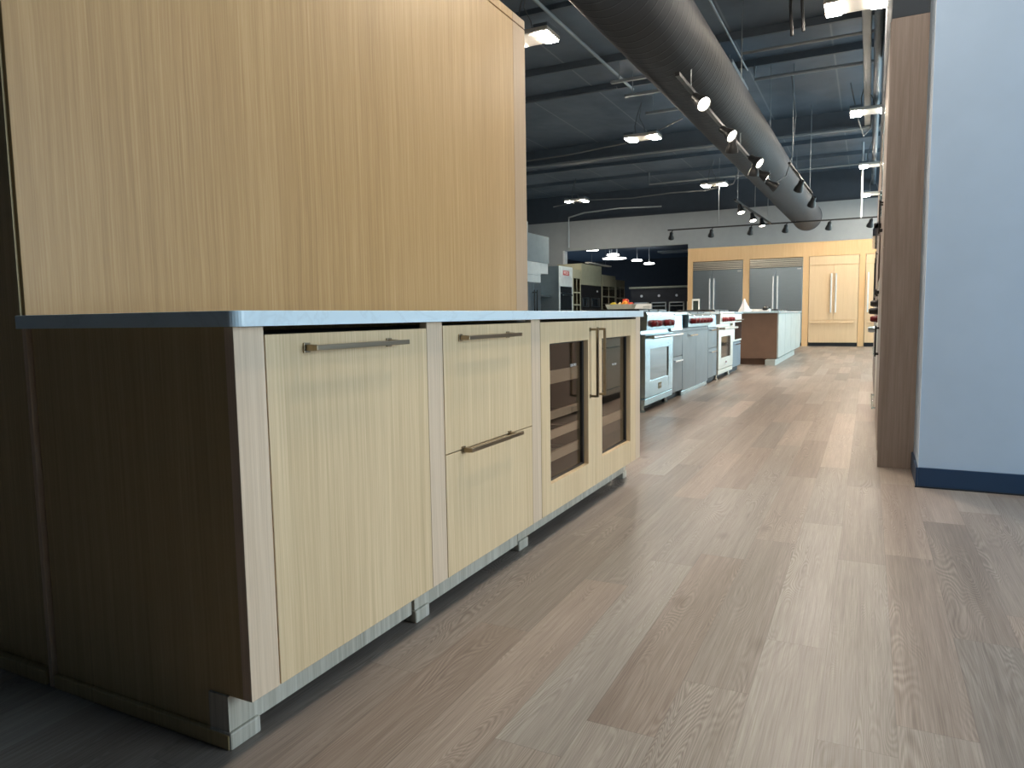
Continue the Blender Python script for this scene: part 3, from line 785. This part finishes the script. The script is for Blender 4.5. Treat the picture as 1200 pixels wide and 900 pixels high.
B(1.124, 1.80, 5.0, 6.25, 1.502, 1.545, bev=.004).build('dark_band', 'blackplastic', t)
mb = MB()
for k in range(7): mb.box(1.158, 1.80, 5.35, 5.9, 1.63+.030*k, 1.648+.030*k, bev=.003)
mb.box(1.175, 1.80, 5.37, 5.88, 1.62, 2.478); mb.build('chimney', 'steel', t)
t = thing('tall_cabinet', 'far tall taupe cabinet hidden behind the vent hood', 'tall cabinet', (1.5, 7.8, 0))
B(1.185, 1.80, 6.31, 9.30, .08, 2.478).build('carcass', 'wenge', t)
for k in range(3):
    y0 = 6.32 + k*.995
    dd = B(1.172, 1.185, y0, y0+.985, .09, 2.47, bev=.002).build('door', 'wenge', t)
    MB().box(1.152, 1.162, y0+.9, y0+.912, .95, 1.5, bev=.002).box(1.162, 1.173, y0+.9, y0+.91, .97, .98).box(1.162, 1.173, y0+.9, y0+.91, 1.47, 1.48).build('handle', 'black', dd)
B(1.22, 1.78, 6.31, 9.30, 0, .08).build('plinth', 'toe', t)

# ------------------------------------------------------------------ kitchen displays along the left (seen past the partition)
XK = -6.40
t = B(-8.99, XK, 12.5, 16.27, 2.25, 2.93).build('soffit_box', 'greypaint'); tag(t, 'grey blue boxed soffit high above the built in dark fridge', 'soffit')
t = B(-8.2, -6.75, 15.2, 15.75, 2.931, 3.30).build('vent_box', 'greypaint'); tag(t, 'small grey duct box on top of the soffit', 'duct')
t = thing('refrigerator', 'dark stainless fridge below white wall cabinet, beside the oak partition', 'fridge', (-6.8, 15.0, 0))
B(-7.2, XK-.03, 14.2, 15.74, .08, 1.72).build('body', 'steel_dark', t)
for y0, y1 in ((14.21, 15.30), (15.31, 15.73)):
    dr = B(XK-.03, XK, y0, y1, .09, 1.715, bev=.004).build('door', 'steel_dark', t)
    MB().box(XK+.04, XK+.065, y1-.09 if y0 < 15 else y0+.06, y1-.06 if y0 < 15 else y0+.09, .7, 1.55, bev=.006).box(XK, XK+.045, y1-.085 if y0 < 15 else y0+.065, y1-.065 if y0 < 15 else y0+.085, .75, .78).box(XK, XK+.045, y1-.085 if y0 < 15 else y0+.065, y1-.065 if y0 < 15 else y0+.085, 1.47, 1.50).build('handle', 'black', dr)
B(-7.15, XK-.06, 14.22, 15.72, 0, .08).build('toe_kick', 'toe', t)
t = thing('wall_cabinet', 'white wall cabinet above the dark fridge', 'cabinet', (-6.8, 15.0, 1.73))
B(-7.2, XK-.02, 14.2, 15.74, 1.735, 2.245).build('carcass', 'whitepaint', t)
B(XK-.02, XK, 14.21, 15.73, 1.74, 1.915, bev=.003).build('door', 'whitepaint', t)
B(XK-.02, XK+.004, 14.21, 15.73, 1.925, 2.245, bev=.003).build('fascia', 'whitepaint', t)
t = B(-7.2, XK-.03, 15.76, 16.27, 1.98, 2.252, bev=.003).build('bridge_cabinet', 'whitepaint'); tag(t, 'short white bridge cabinet right of the fridge cabinet', 'cabinet')
t = thing('range_hood', 'dark slim vent hood on the grey cabinet side', 'hood', (-6.8, 16.5, 1.40))
mb = MB(); mb.prism([(-7.3, 1.40), (-6.62, 1.40), (-6.62, 1.43), (-7.3, 1.52)], 'y', 16.28, 16.92); mb.build('canopy', 'steel_dark', t)
B(-7.3, -7.1, 16.4, 16.8, 1.50, 2.2).build('chimney', 'greypaint', t)
t = thing('oven_cabinet', 'white tall oven cabinet with a small red logo plate at the top', 'cabinet', (-6.8, 17.4, 0))
B(-7.3, XK-.02, 16.94, 17.93, 0, 2.235).build('carcass', 'greypaint', t)
B(XK-.02, XK, 16.94, 17.93, 1.70, 2.24, bev=.003).build('upper_front', 'whitepaint', t)
mb = MB()
for q in ((16.94, 17.02), (17.85, 17.93)): mb.box(XK-.02, XK, q[0], q[1], .1, 1.70)
mb.box(XK-.02, XK, 16.94, 17.93, .1, .55, bev=.003); mb.build('frame', 'whitepaint', t)
mb = MB()
for a_ in ((17.02, 17.06, 1.93, 2.20), (17.82, 17.86, 1.93, 2.20), (17.06, 17.82, 1.93, 1.965), (17.06, 17.82, 2.165, 2.20)): mb.box(XK, XK+.012, *a_)
sg = mb.build('sign_frame', 'whitepaint', t)
pl = B(XK+.001, XK+.006, 17.22, 17.66, 2.00, 2.13).build('logo_plate', 'redplate', sg)
text_part('lettering', 'WOLF', .13, 'badge', pl, (XK+.0065, 17.44, 2.065), '+x', .001)
ov = B(XK-.02, XK+.010, 17.03, 17.84, .56, 1.69, bev=.004).build('oven', 'ovenglass', t)
MB().box(XK+.04, XK+.065, 17.10, 17.77, 1.44, 1.475, bev=.006).box(XK+.01, XK+.045, 17.14, 17.17, 1.445, 1.47).box(XK+.01, XK+.045, 17.70, 17.73, 1.445, 1.47).build('handle', 'steel', ov)
mb = MB()
for a_ in ((17.03, 17.84, 1.50, 1.52), (17.03, 17.84, 1.05, 1.065)): mb.box(XK+.009, XK+.012, *a_)
mb.build('trim_line', 'steel_dark', ov)
t = thing('display_cabinet', 'slim cream cabinet with dark glass shelves right of the white oven cabinet', 'cabinet', (-6.8, 18.25, 0))
def glass_cab(t, y0, y1, ztop, z1, zmids, x=XK, back=-7.2):
    mb = MB()
    mb.box(back, x-.02, y0, y0+.02, 0, ztop); mb.box(back, x-.02, y1-.02, y1, 0, ztop); mb.box(back, back+.02, y0, y1, 0, ztop)
    mb.box(back, x-.02, y0, y1, ztop-.02, ztop); mb.box(back, x-.02, y0, y1, .85, .88); mb.build('carcass', 'cream', t)
    mb = MB(); w = .06
    mb.box(x-.02, x, y0, y0+w, 0, ztop, bev=.003); mb.box(x-.02, x, y1-w, y1, 0, ztop, bev=.003)
    mb.box(x-.02, x, y0+w, y1-w, z1, ztop, bev=.003); mb.box(x-.02, x, y0+w, y1-w, 0, .90, bev=.003)
    for zm in zmids: mb.box(x-.02, x, y0+w, y1-w, zm-.02, zm+.02, bev=.003)
    ym = (y0+y1)/2; mb.box(x-.018, x-.002, ym-.015, ym+.015, .9, z1)
    fr = mb.build('door_frame', 'cream', t)
    B(x-.013, x-.008, y0+w, y1-w, .9, z1).build('glass_pane', 'cabglass', fr)
    for zm in zmids: B(back+.02, x-.03, y0+.02, y1-.02, zm-.008, zm+.008).build('shelf', 'cream', t)
glass_cab(t, 17.95, 18.58, 2.20, 1.95, (1.55, 1.20))
# beyond opening
t = thing('oven_cabinet', 'cream fronted wall with dark built in microwaves, seen through the far opening', 'cabinet', (-6.8, 19.5, 0))
B(-7.15, XK-.02, 18.62, 20.38, 1.79, 2.40).build('upper_carcass', 'cream', t)
B(XK-.02, XK, 18.62, 20.38, 1.79, 2.40, bev=.003).build('upper_front', 'cream', t)
B(-7.15, XK-.01, 18.62, 20.38, 0, 1.78).build('lower_body', 'blackplastic', t)
for y0, y1 in ((18.75, 19.25), (19.5, 20.2)):
    mb = MB()
    mb.box(XK-.01, XK+.004, y0, y1, 1.14, 1.17); mb.box(XK-.01, XK+.004, y0, y1, 1.40, 1.43); mb.box(XK-.01, XK+.004, y0, y0+.04, 1.14, 1.43); mb.box(XK-.01, XK+.004, y1-.04, y1, 1.14, 1.43); mb.box(XK-.01, XK+.004, y1-.20, y1-.17, 1.14, 1.43)
    mw = mb.build('microwave_frame', 'steel_dark', t)
    B(XK-.01, XK+.001, y0+.04, y1-.20, 1.17, 1.40).build('microwave_window', 'ovenglass', mw)
B(XK-.01, XK-.004, 19.95, 20.05, 1.60, 1.65).build('badge', 'badge', t)
t = thing('display_cabinet', 'tall cream glass cabinet left of the fruit bowl, seen beyond the far opening', 'cabinet', (-6.8, 21.0, 0))
glass_cab(t, 20.42, 21.75, 2.16, 1.80, (1.48,))
t = thing('display_cabinet', 'farther and lower cream glass cabinet behind the fruit bowl, beyond the opening', 'cabinet', (-6.8, 22.3, 0))
glass_cab(t, 21.80, 22.75, 2.05, 1.82, (1.45,))
# dark oven wall at the back
YB = 26.0
t = thing('oven_wall', 'dark wall unit with a row of built in ovens deep in the far room', 'oven wall', (-5.8, YB+.3, 0))
B(-7.2, -3.2, YB+.02, YB+.6, 0, 1.88).build('carcass', 'dimwall', t)
B(-7.25, -3.2, YB-.02, YB+.6, 1.885, 1.96, bev=.004).build('top_ledge', 'cream', t)
for k in range(4):
    x0 = -7.05 + k*.68
    mb = MB(); z0, z1 = .72, 1.36
    mb.box(x0, x0+.58, YB-.01, YB+.02, z0, z0+.03); mb.box(x0, x0+.58, YB-.01, YB+.02, z1-.04, z1)
    mb.box(x0, x0+.04, YB-.01, YB+.02, z0, z1); mb.box(x0+.54, x0+.58, YB-.01, YB+.02, z0, z1); mb.box(x0, x0+.58, YB-.03, YB+.02, 1.20, 1.225)
    ov = mb.build('oven', 'steel_warm', t)
    B(x0+.04, x0+.54, YB, YB+.02, z0+.03, z1-.04).build('oven_window', 'ovenglass', ov)
    MB().lathe([(.05, 0), (.05, .02), (.04, .025)], (x0+.29, YB+.02, 1.60), (0, -1, 0), 18).build('gauge', 'badge', t)
# round lamps beyond
def hanging_lamp(label, x, y, z, r, stems, group='round lamps beyond the opening'):
    t = thing('pendant_lamp', label, 'lamp', (x, y, z), group)
    MB().lathe([(0, 0), (r*.96, 0), (r, .012), (r*.9, .05), (r*.3, .07), (0, .072)], (x, y, z), (0, 0, 1), 32, caps=False).build('lamp_disc', 'lamp', t, smooth=True)
    for dx in stems: MB().cyl((x+dx, y, z+.06), (x+dx, y, 3.4), .012, seg=8).build('stem', 'strut', t)
    return t
P = [('leftmost round lamp near the edge of far opening', -7.0, 21.2, 2.99, .20, (0,)),
     ('round lamp hung on two stems, above the cream cabinets', -6.9, 23.0, 2.95, .22, (-.12, .12)),
     ('round lamp right of the double stemmed one in the far room', -6.7, 25.2, 2.89, .20, (0,)),
     ('rightmost round lamp in the far room', -6.35, 25.6, 2.78, .20, (0,))]
for a_ in P: hanging_lamp(*a_)
t = thing('pendant_lamp', 'wide flat disc lamp just below the double stemmed lamp', 'lamp', (-7.05, 23.6, 2.88), 'round lamps beyond the opening')
MB().lathe([(0, 0), (.40, 0), (.42, .015), (.40, .03), (0, .035)], (-7.05, 23.6, 2.88), (0, 0, 1), 36, caps=False).build('lamp_disc', 'lamp', t, smooth=True)
for dx in (-.1, .1): MB().cyl((-7.05+dx, 23.6, 2.90), (-7.05+dx, 23.6, 3.4), .008, seg=8).build('stem', 'strut', t)
t = thing('linear_lamp', 'long pale linear pendant over the cream cabinet tops', 'lamp', (-6.5, 20.6, 2.43))
B(-6.62, -6.48, 19.5, 21.6, 2.46, 2.50, bev=.01).build('bar', 'housing', t)
for y in (19.9, 21.2): MB().cyl((-6.55, y, 2.50), (-6.55, y, 3.4), .006, seg=8).build('cable', 'cable', t)
t = B(-5.6, -4.2, 24.0, 24.6, 3.05, 3.12, bev=.02).build('ceiling_vent', 'strut'); tag(t, 'pale vent panel near the ceiling of the far room', 'vent')

# ------------------------------------------------------------------ ceiling services
def beam(name, *a): return struct(B(*a).build(name, 'beam'))
for y, z0, z1 in ((1.5, 4.44, 4.5), (4.3, 4.44, 4.5), (7.0, 4.44, 4.5), (8.87, 4.40, 4.5), (10.03, 4.40, 4.5), (15.6, 4.42, 4.5), (17.25, 4.42, 4.5)):
    beam('ceiling_beam', XL, XR, y-.025, y+.025, z0, z1)
mb = MB(); mb.box(XL, XR, 13.45, 13.75, 4.16, 4.20); mb.box(XL, XR, 13.57, 13.63, 4.2, 4.5); struct(mb.build('ceiling_girder', 'beam'))
# pipes and struts along the deck
def pipe(name, label, pts, r, mat='strut', cat='pipe', group=None, seg=10):
    o = MB().tube(pts, r, seg).build(name, mat, smooth=True); tag(o, label, cat, group); return o
pipe('conduit', 'pale conduit crossing the ceiling left of the big duct, pointing to camera', [(-2.33, 2.5, 4.378), (-2.30, 6, 4.378), (-2.27, 10.1, 4.378)], .022, cat='conduit')
pipe('conduit', 'thin pale conduit running along the ceiling right of the big duct', [(-.595, 2.5, 4.386), (-.595, 6, 4.386), (-.565, 10.1, 4.386)], .014, cat='conduit')
o = B(.945, 1.045, 3.3, 13.4, 4.15, 4.21, bev=.01).build('cable_tray', 'strut'); tag(o, 'flat grey cable tray along the ceiling over the aisle', 'cable tray')
pipe('sprinkler_pipe', 'dark pipe along the ceiling just left of the taupe cabinet', [(1.115, 3.6, 4.09), (1.12, 8, 4.09), (1.12, 19.39, 4.09)], .05, 'beam')
pipe('conduit', 'pale conduit along the lower edge of the main girder', [(XL, 13.40, 4.12), (-3.6, 13.42, 4.13), (.9, 13.43, 4.13), (5, 13.43, 4.13)], .022, cat='conduit')
o = MB().tube([(-7.8, 12.1, 4.05), (-5.2, 12.2, 3.98), (-4.2, 12.2, 4.0), (-2.9, 11.9, 4.02), (-2.2, 11.4, 4.04), (-1.7, 11.0, 4.08)], .013, 8).build('cable', 'cable', smooth=True); tag(o, 'loose grey cable sagging across the ceiling left of the duct', 'cable')
o = MB().tube([(-6.4, 16.6, 3.75), (-5.6, 16.8, 3.88), (-4.4, 17.0, 3.86), (-3.4, 17.1, 3.92), (-2.6, 17.1, 3.9), (-1.9, 17.1, 4.0), (-1.7, 17.1, 4.51)], .016, 8).build('cable', 'cable', smooth=True); tag(o, 'loose grey cable high in front of the far grey wall', 'cable')
o = MB().tube([(-6.9, 18.9, 2.9), (-6.9, 18.9, 3.6), (-6.85, 18.8, 3.76), (-6.3, 18.6, 3.83), (-5.2, 18.5, 3.86), (-4.0, 18.4, 3.80)], .022, 8).build('conduit', 'strut', smooth=True); tag(o, 'bent grey conduit climbing the left of the far grey wall', 'conduit')
pipe('conduit', 'straight conduit crossing the aisle ceiling, nearer of two behind the nearest high bay', [(-.45, 8.87, 4.42), (-.45, 8.87, 4.22), (1.6, 8.87, 4.22), (1.6, 8.87, 4.42)], .020, cat='conduit')
pipe('conduit', 'straight conduit crossing the aisle ceiling, farther of two behind the nearest high bay', [(-.45, 10.03, 4.42), (-.45, 10.03, 4.22), (3.0, 10.03, 4.22), (3.0, 10.03, 4.42)], .026, cat='conduit')
pipe('conduit', 'long conduit crossing high before the far grey wall, behind the duct', [(-4.0, 17.2, 4.51), (-4.0, 17.2, 4.20), (.95, 17.25, 4.20), (.95, 17.25, 4.51)], .022, cat='conduit')
pipe('conduit', 'faint conduit crossing the ceiling left of the duct above the largest high bay', [(XL, 9.38, 4.22), (-2.3, 9.40, 4.22)], .020, 'beam', 'conduit')
pipe('cable', 'thin looping cable between ceiling and short far light track', [(-.05, 11.0, 4.51), (.02, 11.0, 3.9), (-.02, 11.02, 3.3), (-.10, 11.0, 3.0), (-.27, 10.88, 2.862)], .009, 'cable', 'cable')
pipe('cable', 'thin cable drooping from the ceiling beside the aisle cable tray', [(.75, 11.8, 4.48), (.85, 11.9, 4.0), (.95, 12.1, 3.7), (1.05, 12.5, 3.9), (1.1, 12.8, 4.51)], .010, 'cable', 'cable')
# duct hanger struts, left and right of the big duct
for i, (y, x0, x1, w) in enumerate(((8.96, -2.24, -.62, 'first'), (9.66, -2.26, -.62, 'second'), (10.72, -2.24, -.58, 'third'))):
    t = thing('duct_hanger', '%s strut hanger across the top of the big duct, counted from near' % w, 'hanger', ((x0+x1)/2, y, 4.14))
    B(x0, x1, y-.03, y+.03, 4.14, 4.18, bev=.004).build('strut', 'strut', t)
    for xx in (x0+.12, x1-.12): MB().cyl((xx, y, 4.175), (xx, y, 4.5), .008, seg=8).build('rod', 'strut', t)
o = B(-.98, -.60, 9.1, 10.5, 4.19, 4.26, bev=.02).build('foil_sheet', 'strut'); tag(o, 'crumpled grey foil panel on the struts right of the duct', 'panel')
# the big spiral duct
p0 = Vector((-.66, -2.5, 3.30)); p1 = Vector((-.336, 18.5, 3.262))
t = thing('air_duct', 'big dark round spiral air duct running along the ceiling', 'duct', p0)
dirv = (p1-p0); Ld = dirv.length
mb = MB(); mb.cyl((0, 0, 0), (0, 0, Ld), .335, seg=64, cap=False)
bmesh.ops.recalc_face_normals(mb.bm, faces=mb.bm.faces[:])
me = bpy.data.meshes.new('duct_body'); mb.bm.to_mesh(me); mb.bm.free(); me.materials.append(M['duct'])
for p in me.polygons: p.use_smooth = True
o = bpy.data.objects.new('duct_body', me); COL.objects.link(o); o.parent = t; ORG[o.name] = p0
o.rotation_euler = Vector((0, 0, 1)).rotation_difference(dirv.normalized()).to_euler()
dn = dirv.normalized()
MB().lathe([(.335, 0), (.345, .0), (.345, .04), (.335, .05), (.30, .075), (.0, .09)], p1-dn*.04, dn, 48, caps=False).build('end_cap', 'darkwall', t, smooth=True)
MB().lathe([(.30, -.02), (.0, -.01)], p0, dn, 48, caps=False).build('end_cap', 'beam', t, smooth=True)
# high bay lights
def high_bay(label, x, y, z=3.9, sx=.58, sy=.36):
    t = thing('high_bay_light', label, 'ceiling light', (x, y, z), 'led high bay lights under the ceiling')
    B(x-sx/2, x+sx/2, y-sy/2, y+sy/2, z, z+.05, bev=.012).build('housing', 'housing', t)
    for s in (-1, 1):
        cx = x + s*(sx/2-.085)
        B(cx-.07, cx+.07, y-sy/2+.02, y+sy/2-.02, z-.014, z+.004, bev=.004).build('lens', 'led', t, 'glowing white led strip')
        B(cx-.085, cx+.085, y-sy/2+.005, y+sy/2-.005, z+.05, z+.085, bev=.01).build('heat_sink', 'beam', t)
    MB().tube([(x-.12, y, z+.05), (x-.14, y, z+.22), (x-.10, y, z+.38), (x-.02, y, 4.502)], .008, 6).build('cable', 'cable', t)
    MB().tube([(x+.05, y, z+.05), (x+.02, y, z+.2), (x-.06, y, z+.35), (x-.02, y, 4.502)], .006, 6).build('cable', 'cable', t)
    return t
HB = [(.91, 7.10, 'led high bay light nearest the camera, cut off by the top edge'),
      (-2.30, 6.36, 'led high bay light peeking out beside the top right of oak partition'),
      (-2.445, 11.25, 'led high bay light left of the duct, largest seen whole'),
      (-2.234, 16.47, 'smaller led high bay light left of the duct, behind the largest'),
      (-5.888, 16.98, 'led high bay light farthest left, above the white oven cabinets'),
      (1.128, 15.92, 'upper led high bay light beside the taupe cabinet'),
      (1.18, 17.95, 'lower far led high bay light beside the taupe cabinet'),
      (.80, 1.75, 'led high bay light over the near aisle, above the frame'),
      (.85, 4.4, 'unseen led high bay light added over the aisle for more overhead light'),  # extra lamp outside the regular rows, added to strengthen the near overhead light
      (1.05, 11.4, 'led high bay light over the aisle hidden by the taupe cabinet')]
for x, y, lb in HB: high_bay(lb, x, y, 3.6 if y == 17.95 else 3.9)
# tracks
def track(label, a, b, hang):
    a, b = Vector(a), Vector(b)
    t = thing('light_track', label, 'track', (a+b)/2)
    d = (b-a).normalized(); n = Vector((-d.y, d.x, 0))*.018
    mb = MB(); v = [mb.bm.verts.new(p+q+Vector((0, 0, h))) for p in (a, b) for q in (n, -n) for h in (0, .03)]
    for fc in ((0, 1, 3, 2), (4, 6, 7, 5), (0, 4, 5, 1), (2, 3, 7, 6), (1, 5, 7, 3), (0, 2, 6, 4)): mb.bm.faces.new([v[i] for i in fc])
    mb.build('rail', 'black', t)
    for s in hang:
        q = a + (b-a)*s; MB().cyl(q+Vector((0, 0, .03)), (q.x, q.y, DECK), .006, seg=8).build('rod', 'strut', t)
track('long black light track below the right side of the big duct', (-.345, 5.0, 2.83), (-.27, 10.9, 2.83), (.08, .5, .92))
track('short black light track pointing to the far wall', (-1.07, 12.3, 2.88), (-.93, 16.2, 2.88), (.06, .5, .9))
track('black light track crossing in front of the far grey wall', (-3.31, 16.4, 2.905), (1.5, 16.4, 2.885), (.25, .6))
MB_pole = MB().cyl((.90, 16.4, 2.90), (.90, 16.4, DECK), .02, seg=12).build('track_pole', 'bead'); tag(MB_pole, 'white vertical pole dropping to the far cross track', 'pole')
track('short black light track beside the right flank of the duct end', (.02, 10.2, 3.02), (.12, 13.2, 3.02), (.1, .9))
# a spot head built along +Z = beam direction
def spot_proto(lit):
    t = thing('track_spotlight', 'x', 'spotlight', (0, 0, 0))
    MB().lathe([(.034, -.17), (.040, -.16), (.042, -.10), (.054, -.075), (.068, -.03), (.070, 0), (.062, 0), (.052, -.03), (.030, -.05), (0, -.05)], (0, 0, 0), (0, 0, 1), 28, caps=False).build('shade', 'black', t, smooth=True)
    MB().lathe([(0, -.004), (.035, -.006), (.058, -.012), (.058, -.02), (0, -.02)], (0, 0, 0), (0, 0, 1), 28, caps=False).build('lens', 'spotlens' if lit else 'blackplastic', t, 'glowing lens' if lit else None, smooth=True)
    return t
LIT, UNLIT = spot_proto(True), spot_proto(False)
used = {True: False, False: False}
BASE = {True: list(LIT.children), False: list(UNLIT.children)}
def spot(label, lens, aim, lit, mount, group):
    src = LIT if lit else UNLIT
    if not used[lit]: o = src
    else:
        o = src.copy(); COL.objects.link(o)
        for ch in BASE[lit]:
            c = ch.copy(); COL.objects.link(c); c.parent = o
    used[lit] = True
    o['label'] = label; o['group'] = group
    d = Vector(aim).normalized()
    o.location = lens
    q = Vector((0, 0, 1)).rotation_difference(d)
    o.rotation_mode = 'QUATERNION'; o.rotation_quaternion = q
    # yoke from the rail to the neck (local coordinates)
    loc = q.inverted() @ (Vector(mount) - Vector(lens))
    me_mb = MB().tube([(0, 0, -.15), (loc.x*.5, loc.y*.5, (loc.z-.15)*.5-.03), loc], .011, 8)
    bm = me_mb.bm; bmesh.ops.recalc_face_normals(bm, faces=bm.faces[:])
    me = bpy.data.meshes.new('yoke'); bm.to_mesh(me); bm.free(); me.materials.append(M['black'])
    y = bpy.data.objects.new('yoke', me); COL.objects.link(y); y.parent = o; ORG[y.name] = Vector((0, 0, 0))
    if lit:
        L = bpy.data.lights.new('spot_beam', 'SPOT'); L.energy = 110; L.spot_size = math.radians(70); L.spot_blend = .6
        L.color = (1.0, .86, .68); L.shadow_soft_size = .05
        lo = bpy.data.objects.new('spot_beam', L); COL.objects.link(lo); lo.parent = o
        lo.location = (0, 0, .02); lo.rotation_euler = (math.pi, 0, 0)
    return o
G1, G2, G3 = 'spotlights on the long track', 'spotlights on the short far track', 'spotlights on the cross track'
T1 = lambda y: (-.345+.0127*(y-5), y, 2.835)
spot('lit spotlight at the near end of the long track, biggest glowing disc', (-.215, 5.44, 2.695), (.62, -.50, -.60), True, T1(5.60), G1)
spot('second lit spotlight along the long track, facing the aisle', (-.195, 6.74, 2.70), (.70, -.35, -.60), True, T1(6.9), G1)
spot('spotlight under the duct tipped steeply down, between second and third glowing discs', (-.33, 7.50, 2.70), (-.15, .35, -1), True, T1(7.45), G1)
spot('third glowing disc along the long track', (-.125, 8.30, 2.70), (.74, -.30, -.58), True, T1(8.45), G1)
spot('spotlight below the long track tipped down, left of the fourth glowing disc', (-.31, 9.05, 2.70), (-.2, .30, -1), True, T1(9.0), G1)
spot('fourth lit spotlight along the long track, seen at a slant', (-.16, 9.30, 2.70), (.80, .10, -.55), True, T1(9.4), G1)
spot('dark unlit spotlight at the far end of the long track', (-.12, 9.95, 2.66), (.75, .30, -.55), False, T1(9.95), G1)
spot('dark spotlight turned away on the right flank of the duct, nearer one', (.10, 10.75, 2.72), (-.35, .55, -.75), False, (.04, 10.6, 3.02), 'dark spotlights beside the duct end')
spot('dark spotlight turned away beside the duct end, farther one', (.16, 12.55, 2.72), (-.30, .55, -.78), False, (.10, 12.5, 3.02), 'dark spotlights beside the duct end')
spot('lit spotlight at the near end of the short far track', (-1.00, 12.55, 2.69), (.25, -.35, -.9), True, (-1.05, 12.75, 2.88), G2)
spot('lit spotlight in the middle of the short far track', (-.975, 13.85, 2.69), (.2, -.35, -.92), True, (-1.01, 14.1, 2.88), G2)
spot('lit spotlight at the far end of the short far track', (-.93, 14.85, 2.69), (.15, -.2, -.97), True, (-.98, 15.0, 2.88), G2)
for w, x in zip(('first from left', 'second from left', 'third from left', 'fourth from left, under the duct end', 'fifth from left', 'rightmost, beside the taupe cabinet'), (-3.22, -2.27, -1.38, -.62, .28, 1.10)):
    spot('black spotlight on the far cross track, ' + w, (x-.03, 16.48, 2.72), (-.18, .55, -.8), False, (x+.03, 16.4, 2.895), G3)
# hanging black bracket near the top edge
t = thing('hanging_bracket', 'pair of black hanging straps at the top edge beside the nearest high bay', 'bracket', (.36, 7.1, 3.6))
for x, y, z in ((.33, 7.0, 3.68), (.43, 7.1, 3.74)):
    MB().tube([(x, y, z), (x-.02, y+.02, z+.3), (x-.02, y+.04, 4.5)], .016, 6).build('strap', 'black', t)

# ------------------------------------------------------------------ lighting
w = bpy.data.worlds.new('world'); scn.world = w; w.use_nodes = True
bg = w.node_tree.nodes['Background']; bg.inputs[0].default_value = (.50, .72, 1.0, 1); bg.inputs[1].default_value = 1.2
def area(name, loc, rot, sx, sy, power, col):
    L = bpy.data.lights.new(name, 'AREA'); L.shape = 'RECTANGLE'; L.size = sx; L.size_y = sy; L.energy = power; L.color = col
    o = bpy.data.objects.new(name, L); COL.objects.link(o); o.location = loc; o.rotation_euler = rot; return o
SKY = (.60, .82, 1.0); SKY2 = (.55, .84, 1.0)
area('daylight', (XR+.35, 1.55, 1.65), (0, math.radians(90), 0), 2.8, 2.8, 295, SKY)
area('daylight', (XR+.35, 10.3, 1.75), (0, math.radians(90), 0), 3.0, 3.4, 230, SKY2)
area('daylight', (XR+.35, 15.7, 1.75), (0, math.radians(90), 0), 3.0, 5.4, 340, SKY2)
area('daylight', (4.0, YF+1.2, 1.7), (math.radians(-90), 0, 0), 2.7, 2.8, 230, SKY2)

scn.view_settings.view_transform = 'Standard'; scn.view_settings.look = 'None'
scn.view_settings.exposure = 0.25; scn.view_settings.gamma = 1.0
scn.view_settings.use_curve_mapping = False
scn.cycles.use_denoising = True
scn.cycles.max_bounces = 8; scn.cycles.diffuse_bounces = 4; scn.cycles.glossy_bounces = 4
scn.cycles.transparent_max_bounces = 12
scn.cycles.sample_clamp_indirect = 6.0
